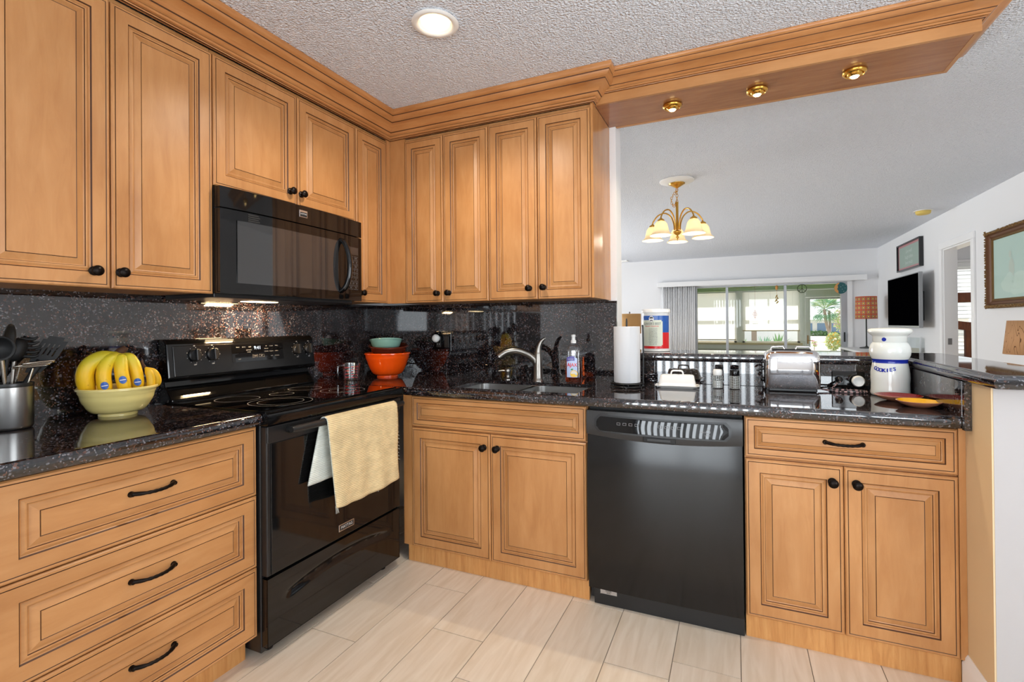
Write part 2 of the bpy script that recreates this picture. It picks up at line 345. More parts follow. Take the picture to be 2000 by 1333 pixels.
def thing(name, label, cat, loc, group=None):
    o = bpy.data.objects.new(name, None); COL.objects.link(o); o.location = loc; o.empty_display_size = .05; WORLD[o] = Vector(loc)
    return tag(o, label, cat, group)
def struct(name, mb, m, **kw):
    o = mb.build(name, m, **kw); o['kind'] = 'structure'; return o
def sub(o, lv=1):
    md = o.modifiers.new('sub', 'SUBSURF'); md.levels = lv; md.render_levels = lv; return o
def arc(c, r, a0, a1, n, ax='xz'):
    out = []
    for i in range(n+1):
        a = radians(a0+(a1-a0)*i/n); d = {'x': 0, 'y': 0, 'z': 0}; d[ax[0]] = r*cos(a); d[ax[1]] = r*sin(a); out.append(Vector(c)+Vector((d['x'], d['y'], d['z'])))
    return out
def bez(p0, p1, p2, n):
    p0, p1, p2 = Vector(p0), Vector(p1), Vector(p2); return [p0*(1-t)**2+p1*2*t*(1-t)+p2*t*t for t in [i/n for i in range(n+1)]]
def catmull(pts, n=6):
    P = [Vector(p) for p in pts]; P = [2*P[0]-P[1]]+P+[2*P[-1]-P[-2]]; out = []
    for i in range(1, len(P)-2):
        for k in range(n):
            t = k/n; a, b, c, d = P[i-1:i+3]
            out.append(.5*((2*b)+(c-a)*t+(2*a-5*b+4*c-d)*t*t+(3*b-a-3*c+d)*t**3))
    return out+[P[-2]]
class FaceA:                   # faces +x, u = y
    def __init__(s, x): s.x = x; s.n = Vector((1,0,0))
    def p(s, u, v, n=0): return Vector((s.x+n, u, v))
class FaceB:                   # faces -y, u = x
    def __init__(s, y): s.y = y; s.n = Vector((0,-1,0))
    def p(s, u, v, n=0): return Vector((u, s.y-n, v))
class FaceC:                   # faces -x (right wall), u = -y
    def __init__(s, x): s.x = x; s.n = Vector((-1,0,0))
    def p(s, u, v, n=0): return Vector((s.x-n, -u, v))

# ------------------------------------------------------------------ setting
XC, YD, ZC = 4.308, 6.877, 2.385
def plank_floor():
    mb = MB(); g = .0016; W, L = .2222, .90
    mb.box((-1.6, -4.5, -.05), (XC+2.8, YD, -.002), 1)
    offs = {}; x0 = .85-W*12
    known = {12: -.75, 13: -1.013, 14: -.31, 15: -.62, 16: -.943, 17: -.845, 11: -1.2, 18: -.5}
    c = 0; x = x0
    while x < XC+2.8:
        st = known.get(c, random.uniform(0, L)); y = st-L*math.ceil((st+4.5)/L)
        while y < YD:
            a, b = max(x+g, -1.6), min(x+W-g, XC+2.8); p, q = max(y+g, -4.5), min(y+L-g, YD)
            if b > a and q > p and y < 2.5: mb.box((a, p, -.003), (b, q, 0), 0)
            elif b > a and q > p: mb.box((a, p, -.003), (b, q, 0), 0)
            y += L
        x += W; c += 1
    struct('floor', mb, ['floor_tile', 'grout'])
plank_floor()
struct('ceiling', MB().box((-1.6, -4.5, ZC), (XC+2.8, YD+.12, ZC+.1)), 'ceiling_popcorn')
struct('wall_left', MB().box((-.12, -4.5, 0), (0, 0, ZC)), 'wall_white')
struct('wall_back', MB().box((-1.6, 0, 0), (1.59, .12, ZC)), 'wall_white')
struct('wall_living_left', MB().cells([.12, 2.5, 5.5, YD], [0, .45, 2.2, ZC], {(1,1)}, -1.62, -1.5, lambda u, v, c: (c, u, v)), 'wall_white', fix=True)
struct('window_7', MB().cells([2.5, 2.55, 3.97, 4.03, 5.45, 5.5], [.45, .50, 2.15, 2.2], {(1,1), (3,1)}, -1.6, -1.54, lambda u, v, c: (c, u, v)), 'paint_white', fix=True)  # unseen window, added so the living room fill can shine in
struct('wall_far', MB().cells([-1.6, 1.51, 3.885, 5.30-.12, 6.2, XC+2.8], [0, .62, 1.86, 2.02, ZC], {(1,0),(1,1),(3,1),(3,2)}, YD, YD+.12, lambda u, v, c: (u, c, v)), 'wall_white', fix=True)
struct('wall_right', MB().cells([-4.5, -3.7, -1.5, 3.47, 4.20, YD], [0, .5, 1.99, 2.15, ZC], {(3,0), (3,1), (1,1), (1,2)}, XC, XC+.12, lambda u, v, c: (c, u, v)), 'wall_white', fix=True)
struct('wall_bedroom', MB().box((XC+2.7, 1.5, 0), (XC+2.8, YD, ZC)).box((XC+.12, 1.5, 0), (XC+2.8, 1.6, ZC)), 'bedroom_wall')
struct('wall_rear', MB().cells([-1.6, .95, 2.45, 2.65, 4.1, XC], [0, 1.05, 2.16, ZC], {(1,0), (1,1), (3,1)}, -4.5, -4.38, lambda u, v, c: (u, c, v)), 'wall_white', fix=True)
struct('wall_peninsula', MB().box((1.59, 0, 0), (3.0, .12, 1.0)), 'wall_pinkish')
struct('wall_peninsula_end', MB().box((2.8625, -.785, 0), (3.0, 0, 1.0)), 'wall_pinkish')
struct('wall_peninsula_kitchen_side', MB().box((2.858, -.784, 0), (2.8625, -.02, .999)), 'wall_warm_bounce')  # thin facing that carries the painted warm bounce light
def bb_prof(h, t): return [(0, 0), (t, 0), (t, h*.72), (t*.75, h*.78), (t*.6, h*.9), (t*.2, h), (0, h)]
struct('baseboard_peninsula', MB().sweep([(2.858, -.6), (2.858, -.785), (3.0, -.785), (3.0, .12)], bb_prof(.11, .014)), 'paint_white', smooth=30)
struct('baseboard_right', MB().sweep([(XC, YD), (XC, 4.28)], bb_prof(.1, .014)).sweep([(XC, 3.39), (XC, -4.38)], bb_prof(.1, .014)), 'paint_white', smooth=30)
struct('baseboard_far', MB().sweep([(-1.5, YD), (1.44, YD)], bb_prof(.1, .014)).sweep([(3.96, YD), (XC, YD)], bb_prof(.1, .014)), 'paint_white', smooth=30)
struct('window_8', MB().cells([-3.7, -3.65, -2.63, -2.57, -1.55, -1.5], [.5, .55, 2.10, 2.15], {(1,1), (3,1)}, XC+.03, XC+.09, lambda u, v, c: (c, u, v)), 'paint_white', fix=True)  # unseen window, added as an opening for the dining side fill
# door casing in the right wall
cas = [(0, 0), (.012, 0), (.018, .012), (.018, .05), (.012, .07), (0, .07)]
def casing_door():
    mb = MB()
    for (a, b) in ((3.40, 3.47), (4.20, 4.27)): mb.box((XC-.018, a, 0), (XC, b, 1.99))
    mb.box((XC-.018, 3.40, 1.9905), (XC, 4.27, 2.06))
    mb.box((XC, 3.47, 0), (XC+.12, 3.485, 1.99)).box((XC, 4.185, 0), (XC+.12, 4.20, 1.99)).box((XC, 3.485, 1.975), (XC+.12, 4.185, 1.99))
    o = struct('door_1', mb, 'paint_white', bevel=.003)
    sp = MB().box((XC+.03, 4.183, .93), (XC+.065, 4.186, 1.0)).build('strike_plate', 'steel', o)
casing_door()
# sliding door of the far wall
def slider():
    y = YD+.03
    t = MB()
    t.box((1.44, YD-.018, 0), (1.51, YD, 1.86)).box((3.885, YD-.018, 0), (3.955, YD, 1.86)).box((1.44, YD-.018, 1.8605), (3.955, YD, 1.92))
    o = struct('window_1', t, 'paint_white', bevel=.003)
    f = MB().cells([1.51, 1.55, 3.80, 3.885], [0, .04, 1.835, 1.86], {(1,1)}, YD, YD+.1, lambda u, v, c: (u, c, v))
    f.build('window_frame', 'alu_grey', o, fix=True, bevel=.002)
    for x in (2.055, 2.985): MB().box((x-.022, y, .04), (x+.022, y+.035, 1.835)).build('mullion', 'alu_grey', o, bevel=.002)
    for a, b in ((1.55, 2.033), (2.077, 2.963), (3.007, 3.80)): MB().box((a, y+.012, .04), (b, y+.017, 1.835)).build('pane', 'window_pane', o)
    MB().box((3.83, YD-.012, .86), (3.852, YD, 1.02)).cyl((3.841, YD-.012, .88), (3.841, YD-.03, .88), .006).cyl((3.841, YD-.012, 1.0), (3.841, YD-.03, 1.0), .006).box((3.834, YD-.036, .87), (3.848, YD-.028, 1.01)).build('handle', 'dark_metal', o)
slider()
# rear patio door with its vertical blind, plus an unseen window added for light
def rear_door():
    o = struct('window_2', MB().cells([.95, 1.0, 1.67, 1.73, 2.40, 2.45], [0, .04, 2.11, 2.16], {(1,1), (3,1)}, -4.46, -4.40, lambda u, v, c: (u, c, v)), 'alu_grey', fix=True)
    struct('window_9', MB().cells([2.65, 2.70, 3.35, 3.40, 4.05, 4.1], [1.05, 1.10, 2.11, 2.16], {(1,1), (3,1)}, -4.46, -4.40, lambda u, v, c: (u, c, v)), 'alu_grey', fix=True)  # unseen high window, added to keep up the kitchen light
    b = thing('vertical_blind', 'white vertical blind with open slats over patio door behind the camera', 'blind', (1.85, -4.33, 0))
    MB().box((.85, -4.36, 2.17), (2.55, -4.30, 2.22)).build('headrail', 'paint_white', b)
    mb = MB()
    for i in range(15):
        x = .96+i*.105; a = radians(52); dx, dy = .045*cos(a), .045*sin(a)
        mb.add([(x-dx, -4.33-dy, .03), (x+dx, -4.33+dy, .03), (x+dx, -4.33+dy, 2.17), (x-dx, -4.33-dy, 2.17)], [(0,1,2,3)])
    s = mb.build('slats', 'paint_white', b); m = s.modifiers.new('thick', 'SOLIDIFY'); m.thickness = .001
rear_door()

# ------------------------------------------------------------------ cabinets
def ring_panel(F, u0, u1, v0, v1, k=1.0, t=.019, mb=None):
    """raised-panel front with glaze lines; k scales the frame width"""
    mb = mb or MB(); h = min(u1-u0, v1-v0)
    st = .055*k
    prof = [(0, -t, 0), (0, -.004, 0), (.004, 0, 0), (.0095, 0, 1), (.0115, -.0012, 1), (.012, 0, 0),
            (st-.003, 0, 1), (st, -.004, 0), (st+.003*k, -.006, 0), (st+.010*k, -.0025, 0), (st+.014*k, -.003, 1), (st+.0155*k, -.006, 0), (st+.019*k, -.0078, 0), (st+.038*k, -.001, 1), (st+.0402*k, -.0018, 0), (st+.0405*k, 0, 0)]
    vs = []
    for i, n, _ in prof:
        vs += [F.p(u0+i, v0+i, n), F.p(u1-i, v0+i, n), F.p(u1-i, v1-i, n), F.p(u0+i, v1-i, n)]
    base = len(mb.v); mb.v += vs
    for r in range(len(prof)-1):
        for q in range(4):
            a, b = base+r*4, base+(r+1)*4; mb.f.append([a+q, a+(q+1) % 4, b+(q+1) % 4, b+q]); mb.m.append(prof[r][2])
    e = base+(len(prof)-1)*4; mb.f.append([e, e+1, e+2, e+3]); mb.m.append(0); mb.f.append([base+3, base+2, base+1, base]); mb.m.append(0)
    return mb
def knob(F, u, v, parent):
    MB().lathe([(.0145, 0), (.0145, .003), (.011, .0055), (.006, .0075), (.005, .016), (.009, .0185), (.0155, .0215), (.0165, .025), (.0145, .0285), (.009, .0305), (.008, .0312), (.0045, .0322)], F.p(u, v), F.n, 18).build('knob', 'bronze', parent, smooth=50)
def pull(F, u, v, parent, hw=.056):
    mb = MB(); pts = []; rs = []
    for i in range(17):
        t = -1+2*i/16; pts.append(F.p(u+hw*t, v+.001-(.003*(1-t*t)), .006+.022*(1-abs(t)**2.6))); rs.append((.0046 if abs(t) < .72 else .0062)+(.0011 if (i % 2 and abs(t) < .7) else 0))
    mb.tube(pts, rs, 8)
    for t in (-1, 1): mb.lathe([(.0085, 0), (.0085, .003), (.006, .006), (.006, .012)], F.p(u+hw*t, v), F.n, 12)
    mb.build('handle', 'bronze', parent, smooth=60)
def front(name, F, r, parent, wd, k=1.0, kn=None, pl=None):
    o = ring_panel(F, *r, k=k).build(name, [wd, 'wood_glaze'], parent, smooth=25)
    if kn: knob(F, kn[0], kn[1], o)
    if pl: pull(F, pl[0], pl[1], o)
    return o
G = .0016
XU, YB, ZB, ZT = .329, .595, 1.322, 2.2455     # carcass front planes (fronts add .019)
FA, FB = FaceA(XU+.019), FaceB(-(XU+.019))
def wallcab_A(label, y0, y1, z0, doors):
    t = thing('wall_cabinet', label, 'cabinet', (0, (y0+y1)/2, z0), 'maple wall cabinets')
    MB().box((.0, y0, z0+.004), (XU, y1, ZT+.02)).build('body', 'wood_upright', t)
    for a, b, kn in doors: front('door', FA, (a+G, b-G, z0, ZT), t, 'wood_upright', .92, kn)
    return t
wallcab_A('tall maple wall cabinet, two doors, above the bowl of bananas', -2.068, -1.4, ZB, [(-2.066, -1.732, (-1.778, 1.373)), (-1.731, -1.398, (-1.706, 1.374))])
wallcab_A('short maple wall cabinet, two doors, sitting above the microwave', -1.398, -.632, 1.742, [(-1.397, -1.0045, (-1.045, 1.803)), (-1.003, -.629, (-.984, 1.803))])
t = wallcab_A('narrow maple wall cabinet, one door, between microwave and corner', -.63, -.331, ZB, [(-.6265, -.3755, (-.594, 1.371))])
MB().box((XU, -.374, ZB), (XU+.016, -.345, ZT+.02)).build('filler_strip', 'wood_upright', t)
def wallcab_B(label, x0, x1, doors, filler=None, end=None):
    t = thing('wall_cabinet', label, 'cabinet', ((x0+x1)/2, 0, ZB), 'maple wall cabinets')
    MB().box((x0, -XU, ZB+.004), (x1, 0, ZT+.02)).build('body', 'wood_upright', t)
    for a, b, kn in doors: front('door', FB, (a+G, b-G, ZB, ZT), t, 'wood_upright', .88, kn)
    if filler: MB().box((filler[0], -XU-.016, ZB), (filler[1], -XU, ZT+.02)).build('filler_strip', 'wood_upright', t)
    if end: MB().box((end[0], -XU-.012, ZB), (end[1], 0, ZT+.02)).build('end_panel', 'wood_gloss', t)
wallcab_B('maple wall cabinet, two narrow doors, next to the corner above the orange bowl', .346, .985, [(.449, .7045, (.669, 1.371)), (.7055, .985, (.742, 1.371))], (.346, .448))
wallcab_B('maple wall cabinet, two narrow doors, above the sink faucet', .9855, 1.5435, [(.986, 1.264, (1.22, 1.378)), (1.2652, 1.5425, (1.297, 1.38))], None, (1.5435, 1.5555))

YBF = YB+.019
GA, GB = FaceA(YBF), FaceB(-YBF)
ZD1, ZD2 = .839, .0915
def drawer_base():
    y0, y1 = -2.104, -1.424
    t = thing('drawer_base_cabinet', 'maple base cabinet with three wide drawers below the banana bowl', 'cabinet', (0, (y0+y1)/2, 0))
    MB().box((.002, y0, .09), (YB, y1, .843)).build('body', 'wood_upright', t)
    for (a, b, hz) in ((.597, .839, .726), (.343, .5935, .480), (.0965, .3395, .2385)):
        front('drawer', GA, (y0+G, y1-G, a, b), t, 'wood_level', .95, None, (-1.763, hz))
    MB().box((.002, y0, 0), (.552, y1-.004, .09)).build('toe_kick', 'wood_toe', t)
drawer_base()
def base_B(name, label, x0, x1, split, dk, kn, pl=None, filler=None, toe=(0, 0), drawname='drawer'):
    t = thing(name, label, 'cabinet', ((x0+x1)/2, 0, 0), 'maple base cabinets along the sink wall')
    mb = MB()
    if name == 'sink_base_cabinet':
        mb.box((x0, -YB, .09), (x1, -.02, .62)).box((x0, -YB, .62), (x1, -YB+.02, .843)).box((x0, -YB+.02, .62), (x0+.018, -.02, .843)).box((x1-.018, -YB+.02, .62), (x1, -.02, .843))
    else: mb.box((x0, -YB, .09), (x1, -.02, .843))
    mb.build('body', 'wood_upright', t)
    front(drawname, GB, (x0+G, x1-G, .690, ZD1), t, 'wood_level', .62, None, pl)
    for a, b, k in ((x0, split, kn[0]), (split, x1, kn[1])): front('door', GB, (a+G, b-G, ZD2, .6825), t, 'wood_upright', .95, k)
    if filler: MB().box((filler[0], -YBF+.004, 0 if filler[2] else .09), (filler[1], -YB+.02, .843)).build('filler_strip', 'wood_upright', t)
    MB().box((x0+toe[0], -.588, 0), (x1+toe[1], -.57, .0915)).build('toe_kick', 'wood_toe', t)
base_B('sink_base_cabinet', 'maple base cabinet under the sink, two doors below a false drawer front', .681, 1.588, 1.1245, None, ((1.092, .619), (1.161, .620)), None, (.63, .681, False), (-.04, 0), 'false_drawer_front')
base_B('base_cabinet', 'maple base cabinet between dishwasher and peninsula wall, one drawer over two doors', 2.204, 2.8385, 2.5205, None, ((2.486, .627), (2.558, .628)), (2.5215, .766), (2.839, 2.8575, False), (0, .008))

# ------------------------------------------------------------------ crown moulding and light bridge
def crown_prof(z0, out):
    h = ZC-z0-.001
    P = [(0, 0, 0), (.05, 0, 1), (.09, .02, 0), (.10, .05, 1), (.085, .075, 0), (.17, .09, 0), (.20, .14, 1), (.18, .16, 0), (.24, .19, 0), (.30, .27, 1), (.33, .30, 0), (.44, .42, 0), (.60, .50, 0), (.70, .53, 1), (.70, .57, 0), (.76, .60, 0), (.84, .65, 0), (.90, .74, 1), (.90, .78, 0), (.97, .82, 0), (1.0, .88, 0), (1.0, 1.0, 0), (0, 1, 0)]
    return [(a*out, z0+b*h) for a, b, _ in P], [c for _, _, c in P]
pr_, mi_ = crown_prof(2.262, .122)
struct('trim_crown', MB().sweep([(.346, -3.2), (.346, -.346), (1.555, -.346), (1.555, -.312)], pr_, mi_), ['wood_crown', 'wood_glaze'], smooth=40)
bridge = thing('light_bridge', 'maple light bridge spanning over the peninsula with three brass spotlights', 'soffit', (2.29, -.15, 2.268))
MB().box((1.5565, -.302, 2.268), (3.02, .02, 2.278)).build('bottom_board', 'wood_bridge', bridge)
MB().box((1.5565, -.306, 2.266), (3.024, -.290, 2.384)).box((3.008, -.29, 2.266), (3.024, .024, 2.384)).box((1.592, .008, 2.266), (3.008, .024, 2.384)).build('fascia', 'wood_level', bridge)
pr2, mi2 = crown_prof(2.310, .10)
MB().sweep([(1.5565, -.306), (3.024, -.306), (3.024, .024), (1.592, .024)], pr2, mi2).build('crown_moulding', ['wood_crown', 'wood_glaze'], bridge, smooth=40)
def puck(x, y, label):
    t = thing('puck_light', label, 'light', (x, y, 2.268), 'brass spotlights under the light bridge')
    MB().lathe([(.036, 0), (.044, 0), (.047, -.006), (.044, -.014), (.036, -.018), (.033, -.013), (.03, -.006)], (x, y, 2.2675), (0, 0, 1), 28, cap=False).build('trim_ring', 'brass', t, smooth=60)
    MB().lathe([(.032, -.004), (.031, -.012), (.027, -.020), (.018, -.026)], (x, y, 2.2675), (0, 0, 1), 24, cap=False).build('reflector', 'brass', t, smooth=60)
    MB().lathe([(.0165, -.020), (.018, -.024), (.013, -.030), (.004, -.033)], (x, y, 2.2675), (0, 0, 1), 16).build('bulb', 'lamp_puck', t, smooth=60)
    light('puck_lamp', 'SPOT', (x, y, 2.231), 10, (1, .84, .6), (0, 0, 0), spot_size=radians(125), spot_blend=.8, shadow_soft_size=.012)
puck(1.905, -.15, 'brass spotlight under the light bridge, nearest the wall cabinets')
puck(2.28, -.15, 'middle brass spotlight under the light bridge')
puck(2.655, -.16, 'brass spotlight under the light bridge, farthest from the wall cabinets')
def can_light():
    x, y = 1.108, -1.018
    t = thing('recessed_light', 'round recessed ceiling downlight with white trim ring above the kitchen floor', 'light', (x, y, ZC))
    MB().lathe([(.066, -.001), (.088, -.001), (.092, -.006), (.084, -.012), (.070, -.010), (.064, -.006)], (x, y, ZC), (0, 0, 1), 40, cap=False).build('trim_ring', 'plastic_white', t, smooth=50)
    MB().lathe([(.066, -.008), (.06, -.003), (.052, -.0012)], (x, y, ZC), (0, 0, 1), 40, cap=False).build('baffle', 'ceramic_white', t, smooth=50)
    MB().lathe([(.054, -.003), (.05, -.007), (.03, -.011), (.004, -.013)], (x, y, ZC), (0, 0, 1), 32).build('lamp_face', 'lamp_warm', t, smooth=60)
    light('downlight', 'SPOT', (x, y, ZC-.02), 30, (1, .9, .75), (0, 0, 0), spot_size=radians(150), spot_blend=.6, shadow_soft_size=.02)
can_light()

# ------------------------------------------------------------------ worktops, splash, ledge
ZW = .885
def nose(r=.020, z=ZW, th=.04, n=7):
    return [(0, z)]+[(r*.35+r*.65*sin(pi*i/n)**.8 if 0 < i < n else r*.35, z-th/2+th/2*cos(pi*i/n)) for i in range(n+1)]+[(0, z-th)]
mb = MB().box((.001, -2.9, ZW-.04), (.622, -1.424, ZW)); mb.sweep([(.622, -2.9), (.622, -1.424)], nose())
tag(mb.build('worktop', 'granite', smooth=35), 'dark speckled granite worktop carrying the bowl of bananas', 'worktop')
mb = MB().cells([.001, .882, 1.528, 2.8365], [-.622, -.556, -.225, -.001], {(1,1)}, ZW-.016, ZW, lambda u, v, c: (u, v, c)); mb.box((.655, -.622, ZW-.04), (2.8365, -.575, ZW-.0165))
mb.sweep([(.655, -.622), (2.8365, -.622)], nose())
tag(mb.build('worktop', 'granite', smooth=35, fix=False), 'dark speckled granite worktop around the sink, running to the cookie jar', 'worktop')
tag(MB().box((.001, -2.9, ZW), (.018, -.0185, ZB+.005)).build('backsplash', 'granite'), 'polished granite splash slab behind the range and banana bowl', 'backsplash')
mb = MB().box((.018, -.018, ZW), (1.545, -.001, ZB+.005)).box((1.545, -.018, ZW), (1.59, -.001, ZB-.004))
tag(mb.build('backsplash', 'granite'), 'polished granite splash slab behind the faucet', 'backsplash')
tag(MB().box((1.5905, -.018, ZW), (2.8365, -.0005, 1.0)).build('backsplash', 'granite', bevel=.0015), 'low granite splash slab under the raised bar, behind the toaster', 'backsplash')
tag(MB().box((2.8372, -.642, ZW), (2.8572, -.0005, 1.0)).box((2.8385, -.66, ZW-.04), (2.8572, -.642, 1.0)).build('backsplash', 'granite'), 'low granite splash slab at the right end of the counter beside the peninsula wall', 'backsplash')
ZL = 1.04
def ledge():
    mb = MB(); i = .018
    poly = [(1.592+i*0, -.045+i), (2.838+i, -.045+i), (2.838+i, -.86+i), (3.09-i, -.86+i), (3.09-i, .31-i), (1.592, .31-i)]
    mb.prism(poly, ZL-.04, ZL)
    mb.sweep([poly[0], poly[1], poly[2], poly[3], poly[4], poly[5]], nose(.020, ZL, .04))
    tag(mb.build('bar_ledge', 'granite', smooth=35), 'raised L-shaped granite bar top around the sink counter', 'bar top')
ledge()

# ------------------------------------------------------------------ sink, tap, soap pump
def sink():
    t = thing('sink', 'stainless steel double bowl sink set under the granite worktop', 'sink', (1.205, -.437, .66))
    for a, b in ((.884, 1.192), (1.214, 1.526)):
        mb = MB(); y0, y1 = -.554, -.227; z1, z0 = ZW-.017, .67
        rows = []
        for ins, z in ((0, z1), (.004, z0+.04), (.014, z0+.012), (.03, z0)):
            ring = []
            cr = .045-ins*.5
            for cx, cy, s in ((b-cr-ins, y1-cr-ins, 0), (a+cr+ins, y1-cr-ins, 90), (a+cr+ins, y0+cr+ins, 180), (b-cr-ins, y0+cr+ins, 270)):
                for k in range(7): an = radians(s+15*k); ring.append((cx+cr*cos(an), cy+cr*sin(an), z))
            rows.append(ring)
        n = len(rows[0]); vs = [p for r in rows for p in r]
        fs = [(i*n+(k+1) % n, i*n+k, (i+1)*n+k, (i+1)*n+(k+1) % n) for i in range(3) for k in range(n)]+[tuple(3*n+k for k in range(n))]
        mb.add(vs, fs); 
        # rim flange out to the cut-out
        o = mb.build('bowl', 'steel', t, smooth=40)
        MB().lathe([(.04, .003), (.042, .001), (.03, 0), (.012, -.004)], ((a+b)/2, -.39, z0+.001), (0, 0, 1), 20, cap=False).build('drain', 'chrome', o, smooth=60)
    MB().box((1.191, -.554, ZW-.07), (1.215, -.227, ZW-.030)).box((.87, -.57, ZW-.022), (.884, -.212, ZW-.0168)).box((1.526, -.57, ZW-.022), (1.54, -.212, ZW-.0168)).box((.884, -.57, ZW-.022), (1.526, -.5545, ZW-.0168)).box((.884, -.2265, ZW-.022), (1.526, -.212, ZW-.0168)).build('rim', 'steel', t, bevel=.004)
sink()
def faucet():
    x, y = 1.19, -.165
    t = thing('faucet', 'brushed nickel single lever faucet behind the sink', 'faucet', (x, y, ZW))
    MB().lathe([(.033, 0), (.033, .004), (.029, .010), (.0265, .02), (.025, .06), (.0235, .10), (.0225, .13), (.020, .145), (.0205, .150), (.0175, .156)], (x, y, ZW), (0, 0, 1), 28).build('body', 'nickel', t, smooth=50)
    P = catmull([(x-.004, y, ZW+.085), (x-.02, y-.008, ZW+.118), (x-.055, y-.03, ZW+.150), (x-.105, y-.055, ZW+.168), (x-.155, y-.075, ZW+.160), (x-.192, y-.092, ZW+.133)], 6)
    n = len(P); MB().tube(P, [.0205-.004*i/n if i < n*.55 else .0183+.0022*(i-n*.55)/(n*.45) for i in range(n)], 16).build('spout', 'nickel', t, smooth=60)
    P = catmull([(x, y, ZW+.150), (x+.003, y, ZW+.180), (x+.012, y+.004, ZW+.208), (x+.030, y+.010, ZW+.229), (x+.040, y+.012, ZW+.232)], 5); n = len(P)
    MB().tube(P, [.019-.0135*(i/(n-1))**.8 for i in range(n)], 14).build('lever', 'nickel', t, smooth=60)
    x, y = 1.0, -.15
    s = thing('soap_dispenser', 'small brushed nickel soap pump left of the faucet', 'soap pump', (x, y, ZW))
    MB().lathe([(.024, 0), (.024, .004), (.016, .008), (.0125, .014), (.0135, .03), (.017, .042), (.018, .052), (.015, .060), (.006, .063)], (x, y, ZW), (0, 0, 1), 20).build('body', 'nickel', s, smooth=50)
    MB().tube([(x-.012, y, ZW+.048), (x-.03, y-.008, ZW+.050), (x-.05, y-.016, ZW+.048)], [.006, .0052, .004], 10).build('nozzle', 'nickel', s, smooth=60)
faucet()

